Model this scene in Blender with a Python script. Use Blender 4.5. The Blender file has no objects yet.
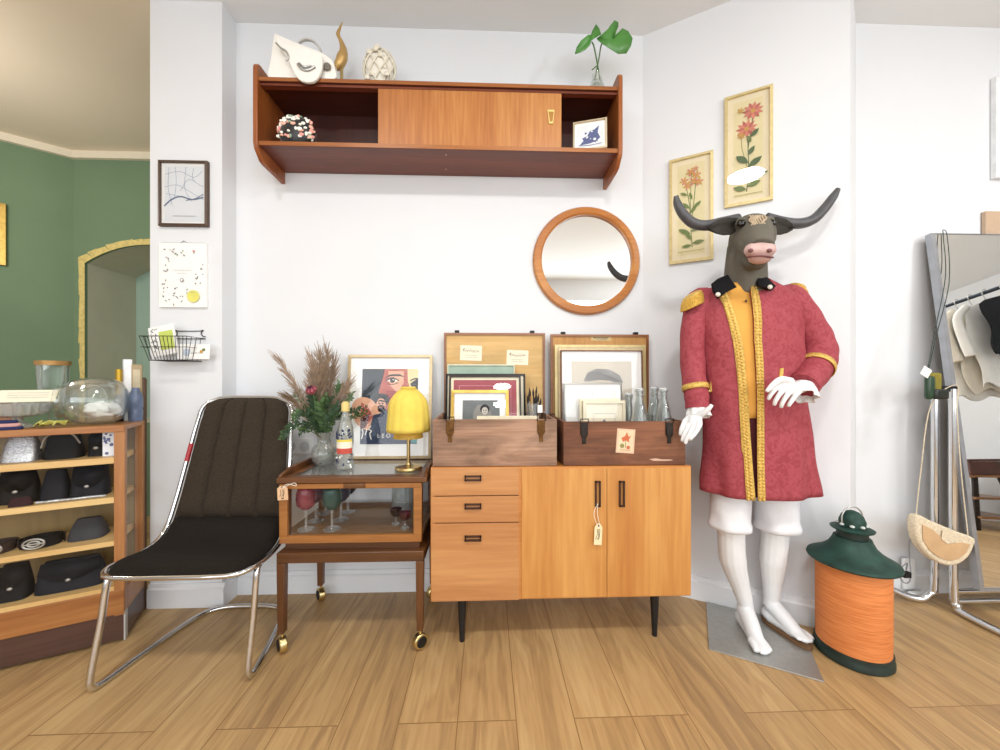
import bpy, bmesh, math, random
from mathutils import Vector, Matrix, Euler
R = math.radians
random.seed(7)
scene = bpy.context.scene
COL = scene.collection

# ------------------------------------------------------------------ camera model
YAW = R(2.0); FPX = 375.0; HC = 1.16
cY, sY = math.cos(YAW), math.sin(YAW)
def ray(u, v):
    a = (u-500)/FPX; b = -(v-381)/FPX
    return (a*cY+sY, cY-a*sY, b)
def W(u, v, y):
    r = ray(u, v); t = y/r[1]
    return Vector((r[0]*t, y, HC+r[2]*t))
def F(u, v, z):
    r = ray(u, v); t = (z-HC)/r[2]
    return Vector((r[0]*t, r[1]*t, z))
def PL(u, v, p, n):
    r = Vector(ray(u, v)); o = Vector((0, 0, HC)); n = Vector(n)
    t = (Vector(p)-o).dot(n)/r.dot(n)
    return o+r*t

# ------------------------------------------------------------------ materials
def lin(h):
    h = h.lstrip('#')
    out = []
    for i in (0, 2, 4):
        c = int(h[i:i+2], 16)/255
        out.append(c/12.92 if c <= .04045 else ((c+.055)/1.055)**2.4)
    return (*out, 1)
MC = {}
def setin(n, key, val):
    if key in n.inputs: n.inputs[key].default_value = val
def mat(name, h, rough=.5, metal=0.0, var=.08, scale=20, bump=0.0, coat=0.0, emit=0.0, stretch=(1, 1, 1), alpha=None, sheen=0.0, h2=None):
    if name in MC: return MC[name]
    m = bpy.data.materials.new(name); m.use_nodes = True
    nt = m.node_tree; nd = nt.nodes; L = nt.links
    b = nd['Principled BSDF']
    tc = nd.new('ShaderNodeTexCoord'); mp = nd.new('ShaderNodeMapping')
    mp.inputs['Scale'].default_value = stretch
    L.new(tc.outputs['Object'], mp.inputs[0])
    nz = nd.new('ShaderNodeTexNoise'); nz.inputs['Scale'].default_value = scale; nz.inputs['Detail'].default_value = 4
    L.new(mp.outputs[0], nz.inputs['Vector'])
    rp = nd.new('ShaderNodeValToRGB')
    c = lin(h)
    if h2:
        c2 = lin(h2)
        rp.color_ramp.elements[0].color = c; rp.color_ramp.elements[1].color = c2
    else:
        rp.color_ramp.elements[0].color = tuple(x*(1-var) for x in c[:3])+(1,)
        rp.color_ramp.elements[1].color = tuple(min(1, x*(1+var)) for x in c[:3])+(1,)
    rp.color_ramp.elements[0].position = .3; rp.color_ramp.elements[1].position = .7
    L.new(nz.outputs['Fac'], rp.inputs[0]); L.new(rp.outputs[0], b.inputs['Base Color'])
    b.inputs['Roughness'].default_value = rough; b.inputs['Metallic'].default_value = metal
    setin(b, 'Coat Weight', coat); setin(b, 'Coat Roughness', .15); setin(b, 'Sheen Weight', sheen); setin(b, 'Specular IOR Level', .5 if rough < .6 else .25)
    if bump:
        bp = nd.new('ShaderNodeBump'); bp.inputs['Strength'].default_value = bump; bp.inputs['Distance'].default_value = .004
        L.new(nz.outputs['Fac'], bp.inputs['Height']); L.new(bp.outputs[0], b.inputs['Normal'])
    if emit:
        b.inputs['Emission Color'].default_value = c; b.inputs['Emission Strength'].default_value = emit
    MC[name] = m
    return m
def wood(name, h1, h2, axis='x', scale=6, rough=.4, coat=.15, fine=.5, h3=None, stain=0):
    """grain running along one object axis"""
    if name in MC: return MC[name]
    m = bpy.data.materials.new(name); m.use_nodes = True
    nt = m.node_tree; nd = nt.nodes; L = nt.links
    b = nd['Principled BSDF']
    tc = nd.new('ShaderNodeTexCoord'); mp = nd.new('ShaderNodeMapping')
    s = [1, 1, 1]; s['xyz'.index(axis)] = .06
    mp.inputs['Scale'].default_value = s
    L.new(tc.outputs['Object'], mp.inputs[0])
    n1 = nd.new('ShaderNodeTexNoise'); n1.inputs['Scale'].default_value = scale; n1.inputs['Detail'].default_value = 3; n1.inputs['Distortion'].default_value = .6
    n2 = nd.new('ShaderNodeTexNoise'); n2.inputs['Scale'].default_value = scale*14; n2.inputs['Detail'].default_value = 5
    L.new(mp.outputs[0], n1.inputs['Vector']); L.new(mp.outputs[0], n2.inputs['Vector'])
    mx = nd.new('ShaderNodeMix'); mx.data_type = 'FLOAT'; mx.inputs[0].default_value = fine*.7
    L.new(n1.outputs['Fac'], mx.inputs[2]); L.new(n2.outputs['Fac'], mx.inputs[3])
    rp = nd.new('ShaderNodeValToRGB')
    rp.color_ramp.elements[0].color = lin(h1); rp.color_ramp.elements[1].color = lin(h2)
    rp.color_ramp.elements[0].position = .34; rp.color_ramp.elements[1].position = .64
    if h3:
        e = rp.color_ramp.elements.new(.5); e.color = lin(h3)
    L.new(mx.outputs[0], rp.inputs[0]); L.new(rp.outputs[0], b.inputs['Base Color'])
    if stain:
        n3 = nd.new('ShaderNodeTexNoise'); n3.inputs['Scale'].default_value = 9; n3.inputs['Detail'].default_value = 6; n3.inputs['Distortion'].default_value = 1.2
        m3 = nd.new('ShaderNodeMapping'); s3 = [1, 1, 1]; s3['xyz'.index(axis)] = .4; m3.inputs['Scale'].default_value = s3
        L.new(tc.outputs['Object'], m3.inputs[0]); L.new(m3.outputs[0], n3.inputs['Vector'])
        r3 = nd.new('ShaderNodeValToRGB'); r3.color_ramp.elements[0].position = .36; r3.color_ramp.elements[1].position = .62
        r3.color_ramp.elements[0].color = (1-stain, 1-stain, 1-stain, 1); r3.color_ramp.elements[1].color = (1+stain*.25, 1+stain*.22, 1+stain*.2, 1)
        mm = nd.new('ShaderNodeMix'); mm.data_type = 'RGBA'; mm.blend_type = 'MULTIPLY'; mm.inputs['Factor'].default_value = 1
        L.new(n3.outputs['Fac'], r3.inputs[0]); L.new(rp.outputs[0], mm.inputs['A']); L.new(r3.outputs[0], mm.inputs['B']); L.new(mm.outputs['Result'], b.inputs['Base Color'])
    b.inputs['Roughness'].default_value = rough; setin(b, 'Coat Weight', coat); setin(b, 'Coat Roughness', .2)
    bp = nd.new('ShaderNodeBump'); bp.inputs['Strength'].default_value = .06; bp.inputs['Distance'].default_value = .002
    L.new(n2.outputs['Fac'], bp.inputs['Height']); L.new(bp.outputs[0], b.inputs['Normal'])
    MC[name] = m
    return m
def glass(name, tint='#ffffff', refl=.25, dens=0.0, rough=.02, lo=.03):
    """thin clear glass: tinted see-through with grazing reflection"""
    if name in MC: return MC[name]
    m = bpy.data.materials.new(name); m.use_nodes = True
    nt = m.node_tree; nd = nt.nodes; L = nt.links
    for n in list(nd):
        if n.type == 'BSDF_PRINCIPLED': nd.remove(n)
    out = [n for n in nd if n.type == 'OUTPUT_MATERIAL'][0]
    tr = nd.new('ShaderNodeBsdfTransparent'); gl = nd.new('ShaderNodeBsdfGlossy')
    gl.inputs['Roughness'].default_value = rough
    lw = nd.new('ShaderNodeLayerWeight'); lw.inputs['Blend'].default_value = refl
    mp = nd.new('ShaderNodeMapRange'); mp.inputs['To Min'].default_value = lo; mp.inputs['To Max'].default_value = .75
    L.new(lw.outputs['Facing'], mp.inputs['Value'])
    tc = nd.new('ShaderNodeTexCoord'); nz = nd.new('ShaderNodeTexNoise'); nz.inputs['Scale'].default_value = 3
    L.new(tc.outputs['Object'], nz.inputs['Vector'])
    rp = nd.new('ShaderNodeValToRGB'); c = lin(tint)
    rp.color_ramp.elements[0].color = tuple(x*.99 for x in c[:3])+(1,); rp.color_ramp.elements[1].color = c
    L.new(nz.outputs['Fac'], rp.inputs[0]); L.new(rp.outputs[0], tr.inputs[0])
    ms = nd.new('ShaderNodeMixShader')
    L.new(mp.outputs[0], ms.inputs[0]); L.new(tr.outputs[0], ms.inputs[1]); L.new(gl.outputs[0], ms.inputs[2])
    last = ms.outputs[0]
    if dens:
        df = nd.new('ShaderNodeBsdfDiffuse'); df.inputs[0].default_value = lin('#f2f5f5') if tint == '#ffffff' else c
        m2 = nd.new('ShaderNodeMixShader'); m2.inputs[0].default_value = dens
        L.new(last, m2.inputs[1]); L.new(df.outputs[0], m2.inputs[2]); last = m2.outputs[0]
    L.new(last, out.inputs['Surface'])
    MC[name] = m
    return m

# ------------------------------------------------------------------ mesh building
MW = {}
def wm(o):
    return MW.get(o.name, Matrix.Identity(4))
def spline(pts, n=6, closed=False):
    P = [Vector(p) for p in pts]; out = []
    N = len(P)
    rng = range(N if closed else N-1)
    for i in rng:
        if closed: p0, p1, p2, p3 = P[(i-1) % N], P[i], P[(i+1) % N], P[(i+2) % N]
        else:
            p1, p2 = P[i], P[i+1]
            p0 = P[i-1] if i > 0 else p1*2-p2
            p3 = P[i+2] if i+2 < N else p2*2-p1
        for k in range(n):
            t = k/n
            out.append(.5*((2*p1)+(p2-p0)*t+(2*p0-5*p1+4*p2-p3)*t*t+(3*p1-p0-3*p2+p3)*t**3))
    if not closed: out.append(P[-1])
    return out
def lerpl(vals, n):
    """resample a list of radii like spline() resamples points"""
    out = []
    for i in range(len(vals)-1):
        for k in range(n): out.append(vals[i]+(vals[i+1]-vals[i])*k/n)
    out.append(vals[-1]); return out
class MB:
    def __init__(self): self.v = []; self.f = []; self.m = []
    def add(self, vs, fs, mat=0):
        b = len(self.v); self.v += [Vector(v) for v in vs]
        for f in fs: self.f.append([b+i for i in f]); self.m.append(mat)
        return self
    def box(self, x0, x1, y0, y1, z0, z1, mat=0, M=None):
        vs = [Vector((x, y, z)) for x in (x0, x1) for y in (y0, y1) for z in (z0, z1)]
        if M is not None: vs = [M @ v for v in vs]
        return self.add(vs, [(0, 1, 3, 2), (4, 6, 7, 5), (0, 4, 5, 1), (2, 3, 7, 6), (0, 2, 6, 4), (1, 5, 7, 3)], mat)
    def tube(self, pts, r, n=8, closed=False, mat=0, flat=1.0, cap=True):
        P = [Vector(p) for p in pts]; N = len(P)
        rr = r if isinstance(r, (list, tuple)) else [r]*N
        vs = []; prev = None
        for i in range(N):
            if closed: t = P[(i+1) % N]-P[i-1]
            else: t = P[min(i+1, N-1)]-P[max(i-1, 0)]
            if t.length < 1e-9: t = Vector((0, 0, 1))
            t.normalize()
            if prev is None:
                a = Vector((0, 0, 1)) if abs(t.z) < .9 else Vector((1, 0, 0))
                u = t.cross(a).normalized()
            else:
                u = prev-t*prev.dot(t)
                u = u.normalized() if u.length > 1e-6 else t.orthogonal().normalized()
            prev = u; w = t.cross(u)
            for k in range(n):
                a = 2*math.pi*k/n
                vs.append(P[i]+(u*math.cos(a)+w*math.sin(a)*flat)*rr[i])
        fs = []
        for i in range(N if closed else N-1):
            j = (i+1) % N
            for k in range(n):
                l = (k+1) % n
                fs.append((i*n+k, i*n+l, j*n+l, j*n+k))
        if not closed and cap:
            fs.append(tuple(range(n))[::-1]); fs.append(tuple((N-1)*n+k for k in range(n)))
        return self.add(vs, fs, mat)
    def lathe(self, prof, n=24, c=(0, 0, 0), mat=0, M=None, sx=1, sy=1, rib=0, ribn=0):
        vs = []; c = Vector(c)
        for (r, z) in prof:
            for k in range(n):
                a = 2*math.pi*k/n
                q = r*(1+rib*math.cos(a*ribn)) if rib else r
                p = Vector((q*math.cos(a)*sx, q*math.sin(a)*sy, z))
                vs.append((M @ p if M is not None else p)+c)
        fs = []
        for i in range(len(prof)-1):
            for k in range(n):
                l = (k+1) % n
                fs.append((i*n+k, i*n+l, (i+1)*n+l, (i+1)*n+k))
        if prof[0][0] > 1e-6: fs.append(tuple(range(n))[::-1])
        if prof[-1][0] > 1e-6: fs.append(tuple((len(prof)-1)*n+k for k in range(n)))
        return self.add(vs, fs, mat)
    def lathe_open(self, prof, **k):
        b = len(self.f); self.lathe(prof, **k); n = k.get('n', 24)
        if prof[-1][0] > 1e-6: self.f.pop(); self.m.pop()
        return self
    def prism(self, poly, a0, a1, plane='xz', mat=0, M=None):
        n = len(poly); vs = []
        for a in (a0, a1):
            for (p, q) in poly:
                v = {'xz': Vector((p, a, q)), 'xy': Vector((p, q, a)), 'yz': Vector((a, p, q))}[plane]
                vs.append(M @ v if M is not None else v)
        fs = [tuple(range(n)), tuple(range(n, 2*n))[::-1]]+[(i, n+i, n+(i+1) % n, (i+1) % n) for i in range(n)]
        return self.add(vs, fs, mat)
    def ell(self, c, r, n=16, mat=0, M=None):
        vs = []; c = Vector(c); h = n//2
        for i in range(h+1):
            th = math.pi*i/h
            for k in range(n):
                a = 2*math.pi*k/n
                p = Vector((r[0]*math.sin(th)*math.cos(a), r[1]*math.sin(th)*math.sin(a), r[2]*math.cos(th)))
                vs.append((M @ p if M is not None else p)+c)
        fs = [(i*n+k, (i+1)*n+k, (i+1)*n+(k+1) % n, i*n+(k+1) % n) for i in range(h) for k in range(n)]
        return self.add(vs, fs, mat)
    def loft(self, rings, closed=True, mat=0, cap=False):
        n = len(rings[0]); vs = [p for r in rings for p in r]; fs = []
        for i in range(len(rings)-1):
            for k in range(n if closed else n-1):
                l = (k+1) % n
                fs.append((i*n+k, i*n+l, (i+1)*n+l, (i+1)*n+k))
        if cap:
            fs.append(tuple(range(n))[::-1]); fs.append(tuple((len(rings)-1)*n+k for k in range(n)))
        return self.add(vs, fs, mat)
    def build(self, name, mats, parent=None, bevel=0, smooth=40, local=False, sub=0, solid=0, kind=None, label=None, remesh=0, smoothit=0, wire=0):
        if not isinstance(mats, (list, tuple)): mats = [mats]
        vs = self.v
        if parent is not None and not local:
            inv = wm(parent).inverted(); vs = [inv @ v for v in vs]
        me = bpy.data.meshes.new(name)
        me.from_pydata([tuple(v) for v in vs], [], self.f)
        for m in mats: me.materials.append(m)
        me.polygons.foreach_set('material_index', self.m)
        bm = bmesh.new(); bm.from_mesh(me)
        bmesh.ops.remove_doubles(bm, verts=bm.verts, dist=1e-6)
        bmesh.ops.recalc_face_normals(bm, faces=bm.faces)
        bm.to_mesh(me); bm.free()
        if smooth:
            me.polygons.foreach_set('use_smooth', [True]*len(me.polygons))
            me.set_sharp_from_angle(angle=R(smooth))
        me.update()
        o = bpy.data.objects.new(name, me); COL.objects.link(o)
        if parent is not None:
            o.parent = parent; MW[o.name] = wm(parent)
        if remesh:
            q = o.modifiers.new('r', 'REMESH'); q.mode = 'VOXEL'; q.voxel_size = remesh; q.use_smooth_shade = True
        if smoothit:
            q = o.modifiers.new('s', 'SMOOTH'); q.iterations = smoothit; q.factor = .5
        if wire:
            q = o.modifiers.new('w', 'WIREFRAME'); q.thickness = wire; q.use_even_offset = False
        if solid:
            q = o.modifiers.new('d', 'SOLIDIFY'); q.thickness = solid; q.offset = 0
        if bevel:
            q = o.modifiers.new('b', 'BEVEL'); q.width = bevel; q.segments = 2; q.limit_method = 'ANGLE'; q.angle_limit = R(40)
        if sub:
            q = o.modifiers.new('u', 'SUBSURF'); q.levels = sub; q.render_levels = sub
        if kind: o['kind'] = kind
        if label: o['label'] = label
        return o
def thing(name, label, cat, loc=(0, 0, 0), rotz=0, group=None, tilt=0, roll=0):
    o = bpy.data.objects.new(name, None); COL.objects.link(o)
    o.empty_display_size = .05
    o.location = loc; o.rotation_euler = (tilt, roll, rotz)
    MW[o.name] = Matrix.LocRotScale(Vector(loc), Euler((tilt, roll, rotz)), None)
    o['label'] = label; o['category'] = cat
    if group: o['group'] = group
    return o
def tag(o, label, cat, group=None):
    o['label'] = label; o['category'] = cat
    if group: o['group'] = group
    return o
def struct(name, mb, m, **k):
    return mb.build(name, m, kind='structure', **k)
def dup(root, loc, rotz=0, label=None):
    r = root.copy(); COL.objects.link(r); r.location = loc; r.rotation_euler = (0, 0, rotz)
    if label: r['label'] = label
    for ch in list(root.children):
        c = ch.copy(); COL.objects.link(c); c.parent = r
        for g in ch.children:
            d = g.copy(); COL.objects.link(d); d.parent = c
    return r

# flat printed artwork: layered coloured shapes on an x-z sheet facing -y
class Art:
    def __init__(self, y=0): self.mb = MB(); self.mats = []; self.y = y; self.k = 0
    def mi(self, m):
        if m not in self.mats: self.mats.append(m)
        return self.mats.index(m)
    def poly(self, m, pts):
        self.k += 1; y = self.y-.00012*self.k
        self.mb.add([(p[0], y, p[1]) for p in pts], [tuple(range(len(pts)))], self.mi(m))
    def rect(self, m, x0, x1, z0, z1): self.poly(m, [(x0, z0), (x1, z0), (x1, z1), (x0, z1)])
    def disc(self, m, cx, cz, rx, rz=None, rot=0, n=16):
        rz = rz or rx; c, s = math.cos(rot), math.sin(rot)
        self.poly(m, [(cx+rx*math.cos(a)*c-rz*math.sin(a)*s, cz+rx*math.cos(a)*s+rz*math.sin(a)*c) for a in [2*math.pi*i/n for i in range(n)]])
    def line(self, m, pts, w, smooth=0):
        if smooth: pts = [(p.x, p.y) for p in spline([(p[0], p[1], 0) for p in pts], smooth)]
        self.k += 1; y = self.y-.00012*self.k
        vs = []
        for i, p in enumerate(pts):
            a = pts[max(i-1, 0)]; b = pts[min(i+1, len(pts)-1)]
            dx, dz = b[0]-a[0], b[1]-a[1]; l = math.hypot(dx, dz) or 1
            nx, nz = -dz/l*w/2, dx/l*w/2
            vs += [(p[0]+nx, y, p[1]+nz), (p[0]-nx, y, p[1]-nz)]
        self.mb.add(vs, [(2*i, 2*i+1, 2*i+3, 2*i+2) for i in range(len(pts)-1)], self.mi(m))
    def scrib(self, m, x0, x1, z, h, w, seed=1, n=None):
        rnd = random.Random(seed); n = n or max(6, int((x1-x0)/(h*.45)))
        self.line(m, [(x0+(x1-x0)*i/n, z+(h*.5 if i % 2 else -h*.5)*rnd.uniform(.3, 1)) for i in range(n+1)], w)
    def text(self, m, s, x, z, size):
        cu = bpy.data.curves.new('t', 'FONT'); cu.body = s; cu.size = size; cu.align_x = 'CENTER'
        ob = bpy.data.objects.new('t', cu); COL.objects.link(ob)
        dg = bpy.context.evaluated_depsgraph_get(); me = bpy.data.meshes.new_from_object(ob.evaluated_get(dg))
        self.k += 1; y = self.y-.00012*self.k
        self.mb.add([(x+v.co.x, y, z+v.co.y) for v in me.vertices], [tuple(p.vertices) for p in me.polygons], self.mi(m))
        bpy.data.objects.remove(ob); bpy.data.meshes.remove(me); bpy.data.curves.remove(cu)
    def build(self, name, parent=None, local=True, **k): return self.mb.build(name, self.mats, parent, local=local, smooth=0, **k)

# ------------------------------------------------------------------ palette
white_wall = mat('white_wall_paint', '#e0e3e7', .85, var=.012, scale=3, bump=.02)
white_ceil = mat('white_ceiling_paint', '#e9ecee', .9, var=.01, scale=2)
beige_ceil = mat('beige_ceiling', '#e3d6c2', .9, var=.02, scale=2)  # beige tone for the ceiling over the green room
green_wall = mat('green_wall_paint', '#6d8468', .85, var=.04, scale=3)
niche_paint = mat('olive_niche_paint', '#c6c3af', .9, var=.05, scale=4)
niche_back = mat('pale_green_niche_paint', '#9db5a6', .9, var=.04, scale=4)
gold_paint = mat('gold_border_paint', '#d0bd78', .6, var=.15, scale=40)
cream_trim = mat('cream_trim_paint', '#e2d9c4', .7, var=.02)
white_trim = mat('white_trim_gloss', '#e8ebef', .45, var=.01)
chrome = mat('chrome', '#d9dadc', .12, 1.0, var=.02)
steel = mat('brushed_steel', '#b4b4b0', .36, .75, var=.06, scale=60)
brass = mat('brass', '#d6c28c', .26, 1.0, var=.1, scale=30)
gold = mat('gold_frame_leaf', '#c8a85a', .38, .7, var=.15, scale=50)
palegold = mat('pale_gold_frame', '#cdb994', .45, .3, var=.1, scale=50)
black_metal = mat('black_metal', '#1d1c1c', .4, .4, var=.2)
rust = mat('rusty_iron', '#6b4a25', .6, .5, var=.35, scale=60, bump=.3)
dark_iron = mat('dark_iron', '#2e2723', .5, .6, var=.3, scale=50)
teak = wood('teak_veneer', '#a85f24', '#cd8d48', 'x', 5, h3='#bd7a38')
teak_v = wood('teak_veneer_upright', '#b5702c', '#d9a055', 'z', 5, h3='#c98843')
teak_dark = wood('dark_mahogany', '#55251a', '#7d3f28', 'x', 6)
teak_side = wood('red_teak', '#7d3f1b', '#a5602c', 'z', 6)
walnut = wood('walnut', '#48290f', '#74481f', 'x', 7, h3='#5e3817')
walnut_v = wood('walnut_upright', '#48290f', '#704420', 'z', 7)
honey = wood('honey_wood', '#96602f', '#b98250', 'z', 7)
honey_x = wood('honey_wood_rail', '#8f5829', '#b67d45', 'x', 7)
paleshelf = wood('pale_shelf_edge', '#cfa86a', '#e3c488', 'x', 6)
black_leg = mat('black_lacquer', '#15171b', .35)
paper = mat('white_paper', '#f3f3f1', .8, var=.01)
cream = mat('cream_paper', '#efe6cf', .8, var=.03)
ink = mat('dark_ink', '#2b2a2c', .7)
greyink = mat('grey_ink', '#8b8f96', .7)
pane = glass('picture_glass', '#ffffff', .08, rough=.01, lo=.025)
clear = glass('clear_glass', '#fcfefd', .3, .07)
case_glass = glass('case_glass', '#ffffff', .035, lo=.004)
mirror_m = mat('mirror_silver', '#f4f5f3', .015, 1.0, var=.004)

# ------------------------------------------------------------------ room shell
ZC = 3.12
def floor_material():
    m = bpy.data.materials.new('oak_laminate_planks'); m.use_nodes = True
    nt = m.node_tree; nd = nt.nodes; L = nt.links; b = nd['Principled BSDF']
    tc = nd.new('ShaderNodeTexCoord'); sp = nd.new('ShaderNodeSeparateXYZ'); cb = nd.new('ShaderNodeCombineXYZ')
    L.new(tc.outputs['Object'], sp.inputs[0]); L.new(sp.outputs['Y'], cb.inputs['X'])
    ad = nd.new('ShaderNodeMath'); ad.operation = 'ADD'; ad.inputs[1].default_value = 10.1
    L.new(sp.outputs['X'], ad.inputs[0]); L.new(ad.outputs[0], cb.inputs['Y'])
    br = nd.new('ShaderNodeTexBrick'); br.offset = .37; br.offset_frequency = 3
    br.inputs['Scale'].default_value = 1; br.inputs['Brick Width'].default_value = 1.28; br.inputs['Row Height'].default_value = .2
    br.inputs['Mortar Size'].default_value = .002; br.inputs['Mortar Smooth'].default_value = .2
    br.inputs['Color1'].default_value = (0, 0, 0, 1); br.inputs['Color2'].default_value = (1, 1, 1, 1); br.inputs['Mortar'].default_value = (.5, .5, .5, 1)
    L.new(cb.outputs[0], br.inputs['Vector'])
    # grain
    mp = nd.new('ShaderNodeMapping'); mp.inputs['Scale'].default_value = (.09, 1.0, 1)
    L.new(cb.outputs[0], mp.inputs[0])
    mv = nd.new('ShaderNodeVectorMath'); mv.operation = 'ADD'
    sc = nd.new('ShaderNodeVectorMath'); sc.operation = 'SCALE'; sc.inputs['Scale'].default_value = 7.0
    L.new(br.outputs['Color'], sc.inputs[0]); L.new(mp.outputs[0], mv.inputs[0]); L.new(sc.outputs[0], mv.inputs[1])
    n1 = nd.new('ShaderNodeTexNoise'); n1.inputs['Scale'].default_value = 9; n1.inputs['Detail'].default_value = 3; n1.inputs['Distortion'].default_value = 1.6
    n2 = nd.new('ShaderNodeTexNoise'); n2.inputs['Scale'].default_value = 70; n2.inputs['Detail'].default_value = 5
    L.new(mv.outputs[0], n1.inputs['Vector']); L.new(mv.outputs[0], n2.inputs['Vector'])
    # ring lines from the broad noise
    mul = nd.new('ShaderNodeMath'); mul.operation = 'MULTIPLY'; mul.inputs[1].default_value = 42
    sn = nd.new('ShaderNodeMath'); sn.operation = 'SINE'
    L.new(n1.outputs['Fac'], mul.inputs[0]); L.new(mul.outputs[0], sn.inputs[0])
    m1 = nd.new('ShaderNodeMath'); m1.operation = 'MULTIPLY_ADD'; m1.inputs[1].default_value = .045
    L.new(sn.outputs[0], m1.inputs[0])
    m0 = nd.new('ShaderNodeMath'); m0.operation = 'MULTIPLY_ADD'; m0.inputs[1].default_value = .55
    L.new(n1.outputs['Fac'], m0.inputs[0])
    m3 = nd.new('ShaderNodeMath'); m3.operation = 'MULTIPLY_ADD'; m3.inputs[1].default_value = .30; m3.inputs[2].default_value = .02
    L.new(n2.outputs['Fac'], m3.inputs[0]); L.new(m3.outputs[0], m0.inputs[2]); L.new(m0.outputs[0], m1.inputs[2])
    sb = nd.new('ShaderNodeSeparateColor'); L.new(br.outputs['Color'], sb.inputs[0])
    m2 = nd.new('ShaderNodeMath'); m2.operation = 'MULTIPLY_ADD'; m2.inputs[1].default_value = .13
    L.new(sb.outputs[0], m2.inputs[0]); L.new(m1.outputs[0], m2.inputs[2])
    rp = nd.new('ShaderNodeValToRGB'); els = rp.color_ramp.elements
    els[0].position = .28; els[0].color = lin('#86694a'); els[1].position = .80; els[1].color = lin('#c8a979')
    e = els.new(.52); e.color = lin('#ad8c5f')
    L.new(m2.outputs[0], rp.inputs[0])
    mx = nd.new('ShaderNodeMix'); mx.data_type = 'RGBA'; mx.inputs['B'].default_value = lin('#866640')
    L.new(br.outputs['Fac'], mx.inputs['Factor']); L.new(rp.outputs[0], mx.inputs['A']); L.new(mx.outputs['Result'], b.inputs['Base Color'])
    b.inputs['Roughness'].default_value = .42
    return m
struct('floor', MB().box(-5.2, 6.8, -3.2, 4.2, -.06, 0), floor_material(), smooth=0)
struct('ceiling', MB().box(-1.731, 6.8, -3.2, 2.3, ZC, ZC+.06), white_ceil, smooth=0)
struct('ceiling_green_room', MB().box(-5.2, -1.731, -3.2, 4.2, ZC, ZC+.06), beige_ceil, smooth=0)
struct('wall_back', MB().box(-1.37, .885, 2.1, 2.26, 0, ZC), white_wall, smooth=0)
struct('wall_pillar', MB().box(-1.731, -1.37, 1.99, 2.26, 0, ZC), white_wall, smooth=0)
DA = R(-29.5); DU = Vector((math.cos(DA), math.sin(DA), 0)); DN = Vector((math.sin(DA), -math.cos(DA), 0))
DP = Vector((.885, 2.1, 0)); DB = DP+DU*.893
struct('wall_diagonal', MB().prism([(.885, 2.1), (DB.x, DB.y), (2.02, 1.985), (2.02, 2.26), (.885, 2.26)], 0, ZC, 'xy'), white_wall, smooth=0)
struct('wall_right', MB().box(2.02, 6.8, 1.985, 2.26, 0, ZC), white_wall, smooth=0)
struct('wall_side', MB().box(6.6, 6.8, -3.2, 1.985, 0, ZC), white_wall, smooth=0)
struct('wall_divider', MB().box(-1.731, -1.6, 2.26, 3.34, 0, ZC), green_wall, smooth=0)
struct('wall_left', MB().prism([(-3.54, 3.34), (-5.2, 2.065), (-5.4, 2.3), (-3.6, 3.7)], 0, ZC, 'xy'), green_wall, smooth=0)
struct('wall_side_left', MB().box(-5.35, -5.2, -3.2, 2.2, 0, ZC), white_wall, smooth=0)
# street side of the shop behind the viewer: a lintel over a wide window opening
struct('wall_front', MB().box(-5.2, 6.8, -3.2, -3.05, 2.45, ZC).box(-5.2, 6.8, -3.2, -3.05, 0, .35)
       .box(-5.2, -4.4, -3.2, -3.05, .35, 2.45).box(4.9, 6.8, -3.2, -3.05, .35, 2.45).box(-.6, -.2, -3.2, -3.05, .35, 2.45), white_wall, smooth=0)
# far green wall with the arched niche
FY = 3.34
nxl = W(85, 262, FY).x; nzs = W(85, 263, FY).z; ncx = nxl+.55; ncz = W(150, 247, FY).z+.02; nsill = .80
arch = []
for i in range(17):
    t = -1+2*i/16; arch.append((ncx+.55*t, nzs+(ncz-nzs)*math.sqrt(max(0, 1-t*t)) if abs(t) < 1 else nzs))
arch = [(x, nzs+(ncz-nzs)*(1-abs((x-ncx)/.55)**2.2)) for x, z in arch]
mbw = MB().box(-3.54, nxl, FY, FY+.02, 0, ZC).box(nxl+1.1, -1.6, FY, FY+.02, 0, ZC).box(nxl, nxl+1.1, FY, FY+.02, 0, nsill)
for i in range(16):
    (xa, za), (xb, zb) = arch[i], arch[i+1]
    mbw.prism([(xa, za), (xb, zb), (xb, ZC), (xa, ZC)], FY, FY+.02)
struct('wall_far', mbw, green_wall, smooth=0)
mbn = MB(); D2 = FY+.47; FN = FY+.0205
mbn.add([(nxl, FN, nsill), (nxl, D2, nsill), (nxl, D2, nzs), (nxl, FN, nzs)], [(0, 1, 2, 3)])
mbn.add([(nxl+1.1, FN, nsill), (nxl+1.1, D2, nsill), (nxl+1.1, D2, nzs), (nxl+1.1, FN, nzs)], [(3, 2, 1, 0)])
mbn.add([(nxl, FN, nsill), (nxl+1.1, FN, nsill), (nxl+1.1, D2, nsill), (nxl, D2, nsill)], [(0, 1, 2, 3)])
for i in range(16):
    (xa, za), (xb, zb) = arch[i], arch[i+1]
    mbn.add([(xa, FN, za), (xb, FN, zb), (xb, D2, zb), (xa, D2, za)], [(0, 1, 2, 3)])
    mbn.add([(xa, D2, nsill), (xb, D2, nsill), (xb, D2, zb), (xa, D2, za)], [(0, 1, 2, 3)], 1)
struct('wall_niche', mbn, [niche_paint, niche_back], smooth=0)
rnd = random.Random(3)
path = [(nxl, .8)]+[(nxl, .8+(nzs-.8)*i/10) for i in range(1, 10)]+arch+[(nxl+1.1, .8)]
mbt = MB()
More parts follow.
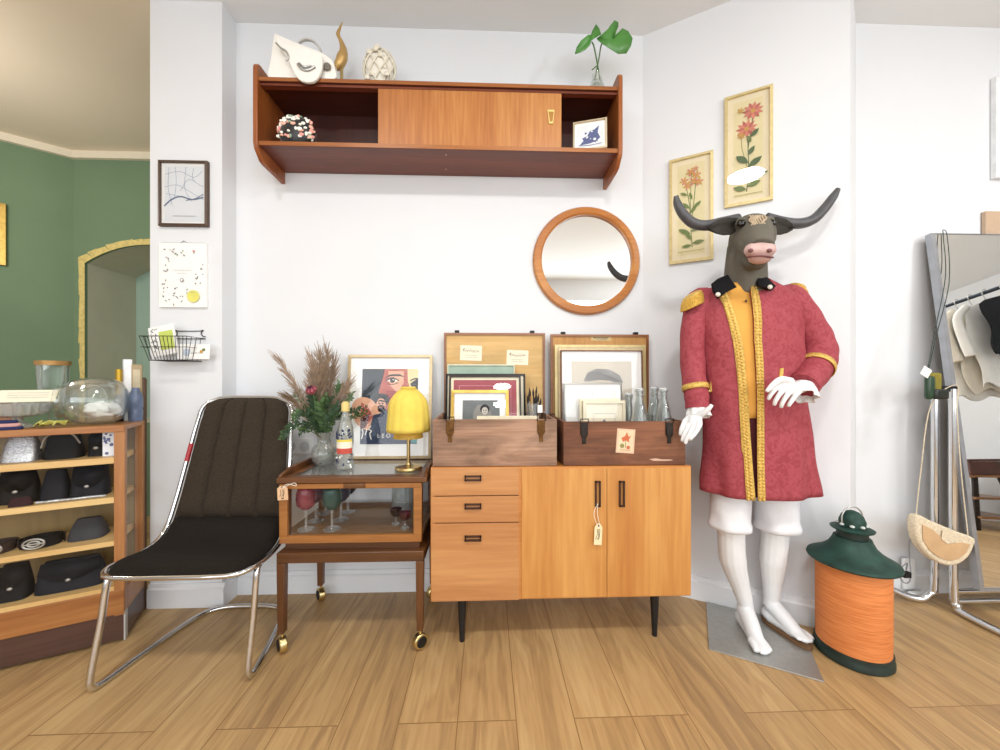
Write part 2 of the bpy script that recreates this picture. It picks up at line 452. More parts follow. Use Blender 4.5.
for i in range(len(path)-1):
    (xa, za), (xb, zb) = path[i], path[i+1]
    def outp(x, z, i):
        w = .046+rnd.uniform(-.008, .008)
        if z < nzs-.01: return (x-w, z) if x < ncx else (x+w, z)
        return (x+(x-ncx)*.1, z+w)
    oa, ob = outp(xa, za, i), outp(xb, zb, i+1)
    mbt.add([(xa, FY-.003, za), (xb, FY-.003, zb), (ob[0], FY-.003, ob[1]), (oa[0], FY-.003, oa[1])], [(0, 1, 2, 3)])
struct('trim_1', mbt, gold_paint, smooth=0)
struct('trim_2', MB().prism([(-3.52, 3.31), (-1.73, 3.31), (-1.73, 3.34), (-3.54, 3.34), (-5.2, 2.065), (-5.17, 2.04)], ZC-.06, ZC, 'xy'), cream_trim, smooth=0)
def base_prof(d=.02, h=.12): return [(0, 0), (-d, 0), (-d, h*.78), (-d*.6, h*.84), (-d*.45, h), (0, h)]
def baseboard(name, a, b):
    a = Vector((*a, 0)); b = Vector((*b, 0)); t = (b-a); n = Vector((t.y, -t.x, 0)).normalized()
    rings = [[p+n*(-d)+Vector((0, 0, h)) for d, h in base_prof()] for p in (a, b)]
    struct(name, MB().loft(rings, cap=True), white_trim, smooth=0)
baseboard('baseboard_back', (-1.35, 2.1), (.885, 2.1))
baseboard('baseboard_pillar', (-1.731, 1.99), (-1.35, 1.99))
baseboard('baseboard_pillar_side', (-1.37, 1.99), (-1.37, 2.1))
baseboard('baseboard_diagonal', (.875, 2.1057), (DB.x, DB.y))
baseboard('baseboard_right', (2.02, 1.985), (6.6, 1.985))

# ------------------------------------------------------------------ light and camera
cam = bpy.data.cameras.new('camera'); co = bpy.data.objects.new('camera', cam); COL.objects.link(co)
cam.sensor_width = 36; cam.lens = 36*FPX/1000; cam.shift_y = 6/1000
cam.clip_start = .02
co.location = (0, 0, HC); co.rotation_euler = (R(90), 0, -YAW)
scene.camera = co
def area(name, loc, rot, sx, sy, e, col=(1, 1, 1), shape='RECTANGLE'):
    l = bpy.data.lights.new(name, 'AREA'); l.shape = shape; l.size = sx
    if shape in ('RECTANGLE', 'ELLIPSE'): l.size_y = sy
    l.energy = e; l.color = col
    o = bpy.data.objects.new(name, l); COL.objects.link(o); o.location = loc; o.rotation_euler = rot
    return o
area('window_light', (.3, -2.95, 1.75), (R(90), 0, 0), 7.5, 1.9, 128, (.945, .975, 1))
area('ceiling_lamp', (-.9, .1, 3.08), (0, 0, 0), .3, .3, 26, (1, .97, .92), 'DISK')
area('ceiling_lamp', (.52, .07, 3.08), (0, 0, 0), .3, .3, 26, (1, .97, .92), 'DISK')
area('ceiling_lamp', (3.2, .2, 3.08), (0, 0, 0), .3, .3, 24, (1, .97, .92), 'DISK')
pl_ = bpy.data.lights.new('green_room_fill', 'POINT'); pl_.energy = 31; pl_.color = (1, .94, .88); pl_.shadow_soft_size = .12  # unseen fill light added to brighten the green room and its ceiling
po_ = bpy.data.objects.new('green_room_fill', pl_); COL.objects.link(po_); po_.location = (-3.3, 1.9, 2.4)
area('ceiling_lamp', (.28, -2.6, 3.08), (0, 0, 0), .34, .34, 9, (1, .97, .92), 'DISK')
pl2 = bpy.data.lights.new('side_room_fill', 'POINT'); pl2.energy = 85; pl2.color = (1, .97, .93); pl2.shadow_soft_size = .15  # unseen fill light added to lift the walls and shirts in the mirror
po2 = bpy.data.objects.new('side_room_fill', pl2); COL.objects.link(po2); po2.location = (3.5, -1.5, 2.4)
wd = bpy.data.worlds.new('world'); scene.world = wd; wd.use_nodes = True
bg = wd.node_tree.nodes['Background']; bg.inputs[0].default_value = (.95, .97, 1, 1); bg.inputs[1].default_value = .9
scene.view_settings.view_transform = 'Standard'
scene.view_settings.exposure = -0.01
scene.cycles.transparent_max_bounces = 24
scene.cycles.max_bounces = 10

# ------------------------------------------------------------------ pictures
def picture(name, label, cat, loc, rotz, w, h, fw, fd, fmat, draw, tilt=0, group=None, gl=True, mount=None, mw=0.0, inner=None):
    """framed picture: local x across, z up from the bottom edge, faces local -y, back at y=0"""
    t = thing(name, label, cat, loc, rotz, group, tilt)
    mb = MB()
    O = [(-w/2, 0), (w/2, 0), (w/2, h), (-w/2, h)]; I = [(-w/2+fw, fw), (w/2-fw, fw), (w/2-fw, h-fw), (-w/2+fw, h-fw)]
    for k in range(4):
        l = (k+1) % 4
        a, b, c, d = O[k], O[l], I[l], I[k]
        q = lambda p, y: (p[0], y, p[1])
        mb.add([q(a, 0), q(b, 0), q(c, 0), q(d, 0), q(a, -fd*.8), q(b, -fd*.8), q(c, -fd), q(d, -fd)],
               [(3, 2, 1, 0), (4, 5, 6, 7), (0, 1, 5, 4), (2, 3, 7, 6), (1, 2, 6, 5), (3, 0, 4, 7)])
    mb.build('frame', fmat, t, local=True, smooth=0)
    if inner:
        a2 = Art(-fd*.72); g = fw; i2 = fw+inner[1]
        for (x0, x1, z0, z1) in ((-w/2+g, w/2-g, g, i2), (-w/2+g, w/2-g, h-i2, h-g), (-w/2+g, -w/2+i2, i2, h-i2), (w/2-i2, w/2-g, i2, h-i2)): a2.rect(inner[0], x0, x1, z0, z1)
        a2.build('inner_moulding', t)
    a = Art(-fd*.35)
    a.rect(mount or paper, -w/2+fw*.7, w/2-fw*.7, fw*.7, h-fw*.7)
    draw(a, -w/2+fw+mw, w/2-fw-mw, fw+mw, h-fw-mw)
    a.build('print', t)
    if gl:
        MB().box(-w/2+fw*.8, w/2-fw*.8, -fd*.70, -fd*.68, fw*.8, h-fw*.8).build('glass', pane, t, local=True, smooth=0)
    return t
def wallpic(corners_px, y):
    """centre-x, bottom z, width, height of an upright rectangle on plane y from its left/right/top/bottom pixels"""
    u0, u1, v0, v1 = corners_px
    a, b = W(u0, v0, y), W(u1, v1, y)
    return (a.x+b.x)/2, b.z, abs(b.x-a.x), abs(a.z-b.z)
blueink = mat('blue_grey_ink', '#8d9cb4', .8); bluedark = mat('slate_blue_ink', '#5f708e', .8); mappaper = mat('pale_blue_paper', '#dfe4ea', .8, var=.01)
def d_map(a, x0, x1, z0, z1):
    w, h = x1-x0, z1-z0; P = lambda p, q: (x0+w*p, z0+h*q)
    a.rect(mappaper, x0, x1, z0, z1)
    for pts in ([(0, .62), (.3, .66), (.5, .60), (.8, .48), (1, .40)], [(.28, .98), (.3, .7), (.25, .4)], [(.55, .98), (.52, .6), (.7, .36)], [(.02, .85), (.4, .9), (.75, .8), (.98, .92)],
                [(.75, .97), (.72, .78), (.9, .66), (1, .64)], [(.05, .5), (.35, .46), (.6, .42)], [(.12, .97), (.1, .6), (.2, .3)], [(.4, .55), (.6, .75), (.8, .72)]):
        a.line(blueink, [P(*p) for p in pts], .0022, 5)
    a.line(bluedark, [P(0, .28), P(.2, .40), P(.42, .45), P(.7, .40), P(1, .44)], .007, 6)
    a.line(bluedark, [P(.55, .38), P(.8, .42), P(1, .50)], .004, 6)
    a.scrib(greyink, x0+w*.22, x0+w*.8, z0+h*.10, .006, .0022, 4)
cx, bz, w, h = wallpic((157.5, 207, 159.5, 226), 1.97)
picture('framed_map', 'dark brown framed pale blue city map hung highest on the white pillar', 'picture', (cx, 1.989, bz), 0, w, h, .011, .022, mat('dark_brown_frame', '#4f3a2c', .5), d_map, mw=.014, gl=True)
pl = picture  # short name
botpaper = mat('aged_cream_paper', '#e6dabb', .8, var=.05, scale=6); botinner = mat('aged_yellow_paper', '#e0d4a8', .8, var=.05, scale=6)
leafg = mat('printed_leaf_green', '#6f7f4e', .8); leafd = mat('printed_leaf_dark', '#556a48', .8); ochre = mat('printed_ochre', '#c79a4d', .8); redfl = mat('printed_red', '#b8675c', .8); pinkfl = mat('printed_pink', '#cf8271', .8); stemb = mat('printed_stem', '#8b8650', .8)
def leaf(a, m, x, z, l, w, ang):
    c, s = math.cos(ang), math.sin(ang); pts = []
    for i in range(9):
        t = i/8; pts.append((t*l, w*math.sin(math.pi*t)))
    pts += [(t*l, -w*math.sin(math.pi*t)) for t in [i/8 for i in range(7, 0, -1)]]
    a.poly(m, [(x+p*c-q*s, z+p*s+q*c) for p, q in pts])
def flower(a, m, x, z, r, n=9, m2=None, squash=1):
    for i in range(n):
        leaf(a, m if i % 2 else (m2 or m), x, z, r, r*.17, 2*math.pi*i/n+.2)
    a.disc(ochre, x, z, r*.22)
def d_bot_red(a, x0, x1, z0, z1):
    w, h = x1-x0, z1-z0; P = lambda p, q: (x0+w*p, z0+h*q)
    a.rect(botinner, x0, x1, z0, z1)
    a.line(leafd, [P(.45, .05), P(.52, .25), P(.50, .5), P(.48, .68)], .004, 5)
    a.line(leafd, [P(.50, .5), P(.62, .7), P(.66, .84)], .004, 5); a.line(stemb, [P(.52, .25), P(.3, .5), P(.28, .62)], .003, 5)
    flower(a, redfl, *P(.45, .70), .048, 11, pinkfl); flower(a, redfl, *P(.66, .87), .046, 11, pinkfl)
    flower(a, ochre, *P(.27, .64), .02, 6); flower(a, ochre, *P(.25, .9), .018, 6)
    for p, q, l, an in ((.5, .3, .07, .6), (.5, .34, .07, 2.4), (.52, .2, .08, .1), (.5, .17, .08, 3.0), (.5, .42, .05, 1.0), (.46, .1, .06, .3), (.44, .07, .06, 2.8), (.58, .6, .05, .8), (.60, .55, .04, 2.0), (.5, .25, .06, 5.6)):
        leaf(a, leafd if int(l*100) % 2 else leafg, *P(p, q), l, l*.22, an)
    a.line(stemb, [P(.02, .02), P(.98, .02)], .002)
def d_bot_yel(a, x0, x1, z0, z1):
    w, h = x1-x0, z1-z0; P = lambda p, q: (x0+w*p, z0+h*q)
    a.rect(botinner, x0, x1, z0, z1)
    a.line(leafg, [P(.55, .08), P(.5, .3), P(.45, .55), P(.3, .8)], .004, 5)
    a.line(leafg, [P(.5, .3), P(.62, .6), P(.7, .85)], .004, 5); a.line(leafg, [P(.48, .4), P(.5, .7), P(.52, .9)], .003, 5)
    for p, q in ((.25, .82), (.38, .76), (.7, .86), (.6, .8), (.78, .78), (.5, .9)): flower(a, ochre, *P(p, q), .026, 6, pinkfl)
    flower(a, pinkfl, *P(.68, .93), .016, 5)
    for p, q, l, an in ((.5, .25, .07, .4), (.5, .22, .07, 2.6), (.48, .45, .05, .9), (.46, .5, .05, 2.3), (.54, .12, .06, .1), (.54, .1, .05, 3.2), (.58, .5, .05, .7), (.53, .16, .05, 2.2), (.55, .6, .04, 1.9), (.38, .65, .04, 2.6)):
        leaf(a, leafg, *P(p, q), l, l*.17, an)
    a.line(stemb, [P(.02, .04), P(.98, .04)], .002)
def diag_pos(s, z, off=.002): return DP+DU*s+DN*off+Vector((0, 0, z))
botframe = mat('yellow_gilt_frame', '#d6c48f', .4, .2, var=.1, scale=40)
picture('botanical_print', 'gilt framed print of red coneflowers hung higher on the angled wall', 'picture', diag_pos(.5, 2.051), DA, .205, .567, .014, .02, botframe, d_bot_red, mount=botpaper, mw=.026, group=None)
picture('botanical_print', 'gilt framed print of yellow flowers hung lower, behind the horn', 'picture', diag_pos(.243, 1.797), DA, .21, .569, .014, .02, botframe, d_bot_yel, mount=botpaper, mw=.026)
def d_plain(a, x0, x1, z0, z1):
    a.rect(mat('beige_art_paper', '#c9bfae', .8, var=.12, scale=12), x0, x1, z0, z1)
    for i in range(9): a.line(mat('taupe_line', '#9b9080', .8), [(x0+.02, z0+.03+i*.05), (x0+.12+.01*(i % 3), z0+.04+i*.05)], .006)
picture('white_framed_picture', 'white framed picture high on the wall above the standing mirror', 'picture', (2.795+.2, 1.983, 2.276), 0, .41, .555, .02, .03, mat('white_frame', '#e6e8ea', .4), d_plain, mw=.015)
mbb = MB().box(2.735, 3.2, 1.962, 1.982, 1.62, 2.093)
tag(mbb.build('beige_picture_board', mat('beige_board', '#c0a78f', .8, var=.04), bevel=.003), 'plain beige picture board hanging behind the top of the standing mirror', 'picture')
# gold frame on the left wall of the green room
LD = Vector((-.793, -.609, 0)); LA = math.atan2(.609, .793)
p = PL(7, 235, (-3.54, 3.34, 0), (.609, -.793, 0))
zt = PL(6, 205, (-3.54, 3.34, 0), (.609, -.793, 0)).z; zb = PL(6, 266, (-3.54, 3.34, 0), (.609, -.793, 0)).z
pc = p+LD*.22
picture('gold_framed_picture', 'gold framed picture on the green wall cut off by the photo edge', 'picture', (pc.x+.003, pc.y-.004, zb), LA, .44, zt-zb, .03, .03, gold, lambda a, x0, x1, z0, z1: a.rect(mat('pale_print', '#e6e2cf', .8, var=.1, scale=5), x0, x1, z0, z1))

# calendar
cx, bz, w, h = wallpic((159.5, 207, 243, 307.5), 1.98)
t = thing('wall_calendar', 'white wall calendar with small garden doodles and a round yellow sticker', 'calendar', (cx, 1.989, bz))
MB().box(-w/2, w/2, -.012, 0, 0, h).build('pages', paper, t, local=True, smooth=0)
a = Art(-.0125); rn = random.Random(5); doodle = [mat('doodle_grey', '#6f7278', .8), mat('doodle_green', '#7d8f7c', .8), mat('doodle_dark', '#45484d', .8)]; dred = mat('doodle_red', '#c76a6a', .8)
for i in range(95):
    x, z = rn.uniform(-w*.44, w*.44), rn.uniform(h*.05, h*.92)
    if abs(x) < w*.27 and h*.32 < z < h*.78: continue
    if x > w*.12 and z < h*.32: continue
    if rn.random() < .5: a.disc(rn.choice(doodle), x, z, rn.uniform(.002, .006), rn.uniform(.002, .004), rn.uniform(0, 3), 7)
    else: leaf(a, rn.choice(doodle), x, z, rn.uniform(.008, .016), .0025, rn.uniform(0, 6))
a.disc(dred, w*.25, h*.87, .005); a.disc(doodle[0], 0, h*.42, .009); a.disc(paper, 0, h*.42, .006)
a.scrib(greyink, -w*.2, w*.2, h*.57, .005, .0016, 8); a.scrib(greyink, -w*.1, w*.1, h*.52, .004, .0014, 9)
a.disc(mat('sticker_yellow', '#e0dc74', .6), w*.24, h*.17, .031); a.scrib(greyink, w*.16, w*.30, h*.23, .003, .0013, 3)
a.build('cover_pattern', t)
MB().tube([(-w*.47, -.006, h+.002), (-.018, -.006, h+.002), (0, -.006, h+.014), (.018, -.006, h+.002), (w*.47, -.006, h+.002)], .002, 6).build('hanger_wire', steel, t, local=True)

# wire basket with leaflets
BY0, BY1 = 1.865, 1.985
bl, brr = W(139, 340, BY0).x, W(201, 340, 1.955).x
zt, zb = W(170, 336, BY0).z, W(170, 360, BY0).z
t = thing('wire_basket', 'black wire letter basket mounted low on the white pillar', 'basket', ((bl+brr)/2, BY1, zb))
mb = MB(); r = .0022
def rect3(x0, x1, y0, y1, z): return [(x0, y0, z), (x1, y0, z), (x1, y1, z), (x0, y1, z)]
fx0, fx1 = bl, brr
mb.tube(rect3(fx0, fx1, BY0, BY1, zt), r, 6, True); mb.tube(rect3(fx0+.004, fx1-.004, BY0+.005, BY1, (zt*.55+zb*.45)), r*.8, 6, True); mb.tube(rect3(fx0+.03, fx1-.02, BY0+.02, BY1, zb), r, 6, True)
for i in range(13):
    q = i/12; mb.tube([(fx0+(fx1-fx0)*q, BY0, zt), (fx0+.03+(fx1-fx0-.05)*q, BY0+.02, zb), (fx0+.03+(fx1-fx0-.05)*q, BY1, zb)], r*.7, 5)
for i in range(1, 4):
    y = BY0+(BY1-BY0)*i/4
    mb.tube([(fx0, y, zt), (fx0+.03, y, zb), (fx1-.02, y, zb), (fx1, y, zt)], r*.7, 5)
mb.build('wire_cage', black_metal, t)
mb = MB(); xm = (fx0+fx1)/2+.03
mb.tube(spline([(xm-.13, BY1, zt+.012), (xm-.07, BY1, zt+.012), (xm-.06, BY1, zt+.03), (xm-.07, BY1, zt+.045), (xm-.05, BY1, zt+.04), (xm+.05, BY1, zt+.04), (xm+.07, BY1, zt+.045), (xm+.06, BY1, zt+.03), (xm+.07, BY1, zt+.012), (fx1, BY1, zt+.012)], 4), r, 6)
mb.build('hanging_bracket', black_metal, t)
def leaflet(label, x, y, z, w, h, roll, tilt, draw):
    t = thing('leaflet', label, 'leaflet', (x, y, z), 0, None, tilt, roll)
    MB().box(-w/2, w/2, 0, .005, 0, h).build('pages', paper, t, local=True, smooth=0)
    a = Art(-.0006); draw(a, w, h); a.build('cover_print', t)
lime = mat('lime_print', '#c3d36a', .7); palebl = mat('pale_blue_print', '#c9d6e6', .7)
def dl1(a, w, h):
    a.rect(lime, -w*.12, w*.42, h*.18, h*.80)
    rn = random.Random(2)
    for i in range(26): leaf(a, doodle[2], -w*.42+rn.uniform(0, w*.22), h*rn.uniform(.05, .95), .009, .002, rn.uniform(0, 6))
def dl2(a, w, h):
    a.disc(palebl, -w*.2, h*.45, .02); a.scrib(doodle[2], -w*.05, w*.3, h*.4, .008, .002, 6); a.disc(ochre, w*.25, h*.5, .008); a.disc(leafg, w*.32, h*.62, .008)
lz = zb+.0045
leaflet('white leaflet with a lime green panel standing in the wire basket', bl+.085, BY0+.045, lz+.022, .125, .15, R(-12), R(-4), dl1)
leaflet('white leaflet with pale blue print lying in the wire basket', bl+.205, BY0+.06, lz+.004, .16, .075, 0, R(-6), dl2)

# ------------------------------------------------------------------ wall cabinet with sliding door
SX0, SX1, SYF, SYB = -1.127, .677, 1.845, 2.098
zT, zB0, zB1 = 2.634, 2.302, 2.324
t = thing('wall_cabinet', 'long red teak wall cabinet with one sliding door and open ends', 'wall cabinet', ((SX0+SX1)/2, SYB, zB0))
def sideprof():
    pts = [(SYB, 2.702), (SYF+.05, 2.702)]
    for i in range(5): q = R(90+22.5*i); pts.append((SYF+.03+.03*math.cos(q), 2.672+.03*math.sin(q)))
    pts += [(SYF, 2.31), (SYF+.006, 2.287), (SYF+.05, 2.246), (SYF+.075, 2.240), (SYB, 2.240)]
    return pts
for x0 in (SX0, SX1-.022):
    MB().prism(sideprof(), x0, x0+.022, 'yz').build('side_panel', teak_side, t, bevel=.004)
xa, xb = SX0+.022, SX1-.022
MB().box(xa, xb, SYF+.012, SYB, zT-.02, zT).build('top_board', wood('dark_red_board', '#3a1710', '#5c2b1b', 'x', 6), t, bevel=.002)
MB().box(xa, xb, SYF+.012, SYB, zB0, zB1).build('bottom_board', teak_dark, t, bevel=.002)
MB().box(xa, xb, SYF+.010, SYF+.0125, zB0+.001, zB1-.001).box(xa, xb, SYF+.0095, SYF+.012, zT-.019, zT-.001).build('edge_band', wood('teak_edge', '#8a4d20', '#b06f35', 'x', 8), t, smooth=0)
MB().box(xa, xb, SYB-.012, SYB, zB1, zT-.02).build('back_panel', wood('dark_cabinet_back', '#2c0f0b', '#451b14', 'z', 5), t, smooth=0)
MB().box(xa, xb, SYF+.022, SYF+.05, zT-.032, zT-.02).build('door_track', teak_dark, t, smooth=0)
dx0, dx1 = W(378, 110, 1.867).x, W(561.5, 110, 1.867).x
dpanel = MB().box(dx0, dx1, 1.867, 1.885, zB1+.002, zT-.033).build('sliding_door', wood('teak_sliding_door', '#9a5a28', '#c58a4c', 'z', 5, h3='#b27138'), t, bevel=.0015)
hx = W(551, 117, 1.865).x; hz = W(551, 117, 1.865).z
mb = MB().loft([[(hx+.021*.9*q*wd_, y, hz+zz) for q, wd_, zz in ((-1, 1, .035), (1, 1, .035), (1, .55, -.035), (-1, .55, -.035))] for y in (1.867, 1.861)], cap=True)
mb.build('finger_pull', mat('pale_brass', '#e3cd84', .4, .4), dpanel, bevel=.002)
MB().loft([[(hx+.013*q*wd_, y, hz+zz) for q, wd_, zz in ((-1, 1, .024), (1, 1, .024), (1, .5, -.026), (-1, .5, -.026))] for y in (1.8612, 1.8602)], cap=True).build('pull_recess', mat('dark_brass', '#a8793a', .45, .3), dpanel, smooth=0)
for v_, y_ in ((158, 1.9), (170, 2.03)): MB().ell((W(446, v_, y_).x, y_, zB0-.001), (.004, .004, .003), 8).build('screw_cap', mat('pale_cap', '#caa58a', .5), t)

# things on top of and inside the wall cabinet
zt = zT
p0 = W(302, 60, 1.89)
t = thing('white_handbag', 'white leather flap handbag with silver clasp on the wall cabinet top', 'handbag', (p0.x, 1.89, zt))
wl = mat('white_leather', '#f1efe9', .45, var=.02, bump=.05)
def bagpoly(px, y): return [(W(u, v, y).x, max(W(u, v, y).z, zt+.0008)) for u, v in px]
MB().prism([(p.x, max(p.y, zt+.0008)) for p in spline([(a_, b_, 0) for a_, b_ in bagpoly([(269, 79), (270.5, 60), (274, 35), (278, 34.5), (298, 43), (319, 51), (331, 59), (334.5, 68), (334, 79), (300, 79)], 1.866)], 3, True)], 1.866, 1.935).build('bag_body', wl, t, bevel=.012)
fl = spline([(a_.x, a_.z, 0) for a_ in [W(u, v, 1.83) for u, v in [(275, 35.5), (283, 41), (297, 44), (317, 51), (322, 58), (320.5, 70), (315.5, 79), (308, 81.5), (300, 79.5), (294, 73), (289.5, 63), (285, 54), (278, 44)]]], 4, True)
MB().prism([(p.x, p.y) for p in fl], 1.834, 1.850).build('front_flap', wl, t, bevel=.006)
cw = lambda u, v: W(u, v, 1.829)
MB().tube(spline([cw(297.5, 64), cw(300.5, 68), cw(305, 70), cw(310, 69.5), cw(315, 66.5)], 5), .0055, 8).tube(spline([cw(299, 63), cw(304, 67), cw(309, 66), cw(314, 67.5)], 5), .0045, 8).build('clasp', steel, t)
MB().tube(spline([W(276, 43, 1.83), W(281, 48, 1.828), W(286, 51, 1.828), W(288.5, 57, 1.83), W(286, 61, 1.834)], 5), .0042, 8).build('strap_ring', steel, t)
MB().tube(spline([W(298, 43, 1.95), W(305, 39.5, 1.95), W(313, 41, 1.95), W(319, 47, 1.95), W(321, 54, 1.95)], 6), .010, 8, flat=.6).build('handle', mat('grey_handle', '#c9c8c4', .45), t)
MB().lathe([(.008, -.004), (.017, -.004), (.019, 0), (.017, .004), (.008, .004)], 20, W(327, 66.5, 1.857), M=Matrix.Rotation(R(90), 4, 'X')).build('ring_clasp', mat('tarnished_ring', '#8d8a80', .35, .7), t)

hb = W(341, 77, 1.99)
t = thing('heron_figurine', 'slender brass heron figurine with beak pointing up beside white handbag', 'figurine', (hb.x, 1.99, zt))
hw = lambda u, v: W(u, v, 1.99)
mb = MB()
bp = [hw(336, 70), hw(339, 65), hw(342, 58), hw(343.5, 51), hw(342, 44), hw(340, 39), hw(338, 34), hw(340, 28), hw(342.5, 22)]
mb.tube(spline([tuple(p) for p in bp], 4), lerpl([.009, .025, .028, .02, .0125, .009, .010, .006, .002], 4), 10)
mb.build('heron_body', mat('matte_brass', '#c8a468', .42, .55, var=.08), t)
MB().tube([hw(341, 64), (hb.x-.002, 1.99, zt+.002)], .004, 6).tube([hw(342.5, 62), (hb.x+.008, 1.99, zt+.002)], .004, 6).build('legs', brass, t)
MB().lathe([(.0, 0), (.026, 0), (.024, .005), (0, .006)], 16, (hb.x, 1.99, zt)).build('base', brass, t)
MB().tube([hw(337, 67), hw(326.5, 66.5)], [.005, .002], 6).build('tail', mat('dark_bronze', '#5b4630', .4, .7), t)

oc = W(379.5, 61, 1.92); orx, orz = .082, .104
t = thing('lattice_ornament', 'cream oval ornament with raised lace lattice on the wall cabinet top', 'ornament', (oc.x, 1.92, zt))
om = mat('antique_cream', '#ddd8c8', .5, var=.1, scale=60, bump=.2)
MB().ell((oc.x, 1.92, zt+orz), (orx*.9, .04, orz*.94), 24).build('core', mat('frosted_cream', '#e6e3d8', .4, var=.05), t)
mb = MB()
for s in (-1, 1):
    for k in range(9):
        ph = 2*math.pi*k/9; pts = []
        for i in range(15):
            th = math.pi*(.06+.88*i/14); a_ = ph+s*i*.16
            pts.append((oc.x+orx*math.sin(th)*math.cos(a_), 1.92+.046*math.sin(th)*math.sin(a_), zt+orz+orz*.985*math.cos(th)))
        mb.tube(pts, .0042, 6)
for q in range(9): mb.ell((oc.x+orx*.75*math.sin(q*2.4)*.8, 1.877+.01*(q % 2), zt+orz+orz*.75*math.cos(q*1.7)), (.014, .008, .014), 8)
mb.tube([(oc.x+orx*math.cos(a_)*.98, 1.92, zt+orz+orz*math.sin(a_)*.98) for a_ in [2*math.pi*i/32 for i in range(32)]], .006, 6, True)
mb.build('lattice', om, t)

# vase with monstera leaves
vp = W(597, 83, 1.93)
t = thing('leaf_vase', 'small clear glass vase with water and monstera leaves on the wall cabinet', 'vase', (vp.x, 1.93, zt))
MB().lathe_open([(.0, .002), (.032, .002), (.036, .012), (.03, .05), (.024, .075), (.017, .10), (.02, .115), (.018, .115), (.015, .10), (.021, .075), (.027, .05), (.032, .014), (0, .008)], n=20, c=(vp.x, 1.93, zt), sx=1.3, sy=1.3).build('glass_body', clear, t)
MB().lathe([(0, .009), (.031, .012), (.027, .045), (.0245, .058), (0, .058)], 20, (vp.x, 1.93, zt), sx=1.28, sy=1.28).build('water', glass('water_green', '#cfe0d4', .3), t)
stemg = mat('plant_stem_green', '#4e7340', .5); monst = mat('monstera_green', '#4d8a3c', .4, var=.2, scale=8, coat=.2)
b3 = W(597, 78, 1.93)
MB().tube(spline([tuple(W(600, 80, 1.93)), tuple(W(597, 62, 1.92)), tuple(W(594, 47, 1.90)), tuple(W(592, 42, 1.88))], 5), .0035, 6).tube(spline([tuple(W(595, 80, 1.93)), tuple(W(599, 58, 1.93)), tuple(W(601, 46, 1.90)), tuple(W(604, 40, 1.88))], 5), .0035, 6).tube(spline([tuple(W(594, 80, 1.92)), tuple(W(598, 66, 1.92)), tuple(W(592, 70, 1.92))], 4), .003, 6).build('stems', stemg, t)
def mleaf(outline, y, cup):
    pts = [W(u, v, y) for u, v in outline]; c = sum(pts, Vector())/len(pts)
    mb = MB(); n = len(pts)
    vs = [c+Vector((0, cup, 0))]+[p+Vector((0, -cup*.5*math.sin(i*1.3), 0)) for i, p in enumerate(pts)]
    mb.add(vs, [(0, 1+i, 1+(i+1) % n) for i in range(n)])
    return mb
mleaf([(601, 35), (607, 31), (611, 25), (615, 19), (619, 21), (618, 27), (615, 32), (614, 36), (619, 31), (623, 27), (628, 32), (632, 40), (631, 46), (627, 52), (619, 53), (610, 50), (603, 46), (599, 41), (597, 37)], 1.87, .018).build('leaf_blade', monst, t, solid=.002)
mleaf([(596, 24), (599, 30), (601, 35), (597, 36), (592, 39), (590, 45), (585, 51), (580, 53), (575, 53), (577, 46), (581, 41), (588, 36), (591, 35), (593, 29)], 1.86, .015).build('leaf_blade', monst, t, solid=.002)

# inside: floral pouch and blue tile picture
fp = W(295, 130, 1.87)
t = thing('floral_pouch', 'round black pouch with pink and white flowers inside the cabinet end', 'pouch', (fp.x, 1.895, zB1))
MB().lathe([(0, .0), (.06, .002), (.085, .03), (.088, .07), (.07, .115), (.03, .14), (0, .143)], 24, (fp.x, 1.895, zB1), sy=.65).build('pouch_body', mat('black_satin', '#141417', .35, sheen=.3), t)
rn = random.Random(4); mb = MB()
fprof = [(.06, .002), (.085, .03), (.088, .07), (.07, .115), (.03, .14)]
for i in range(64):
    a_ = rn.uniform(-2.9, -.25); z = rn.uniform(.016, .134)
    for (ra_, za_), (rb_, zb_) in zip(fprof, fprof[1:]):
        if za_ <= z <= zb_: rad = ra_+(rb_-ra_)*(z-za_)/(zb_-za_)
    k = rn.choice([0, 0, 0, 1, 2, 3])
    mb.ell((fp.x+rad*math.cos(a_), 1.895+rad*.65*math.sin(a_)-.001, zB1+z), (rn.uniform(.006, .015), .0045, rn.uniform(.006, .012)), 7, k)
mb.build('flower_pattern', [mat('petal_white', '#eef0e6', .6), mat('petal_peach', '#e9b3a0', .6), mat('petal_pink', '#df9a94', .6), mat('petal_leaf', '#8fa08a', .6)], t)
bx0, bx1 = W(573, 148, 1.92).x, W(603, 148, 1.92).x
tileb = mat('delft_blue', '#5a648f', .4); tilew = mat('tile_white', '#e3e6ea', .3)
def d_tile(a, x0, x1, z0, z1):
    w, h = x1-x0, z1-z0; P = lambda p, q: (x0+w*p, z0+h*q)
    a.rect(tilew, x0, x1, z0, z1)
    a.poly(tileb, [P(.1, .12), P(.25, .3), P(.2, .42), P(.4, .5), P(.5, .7), P(.68, .75), P(.85, .9), P(.8, .6), P(.9, .35), P(.75, .22), P(.5, .15)])
    rn = random.Random(1)
    for i in range(14): a.disc(tilew if i % 2 else bluedark, *P(rn.uniform(.25, .85), rn.uniform(.2, .7)), rn.uniform(.003, .008), n=7)
    a.line(tileb, [P(.08, .1), P(.5, .06), P(.95, .1)], .003)
picture('tile_picture', 'small framed blue and white landscape tile inside the cabinet', 'picture', ((bx0+bx1)/2, 1.885, zB1+.001), R(-16), .168, .165, .008, .016, mat('pale_wood_frame', '#c9b89a', .5), d_tile, tilt=R(-7), mw=.012, gl=False)

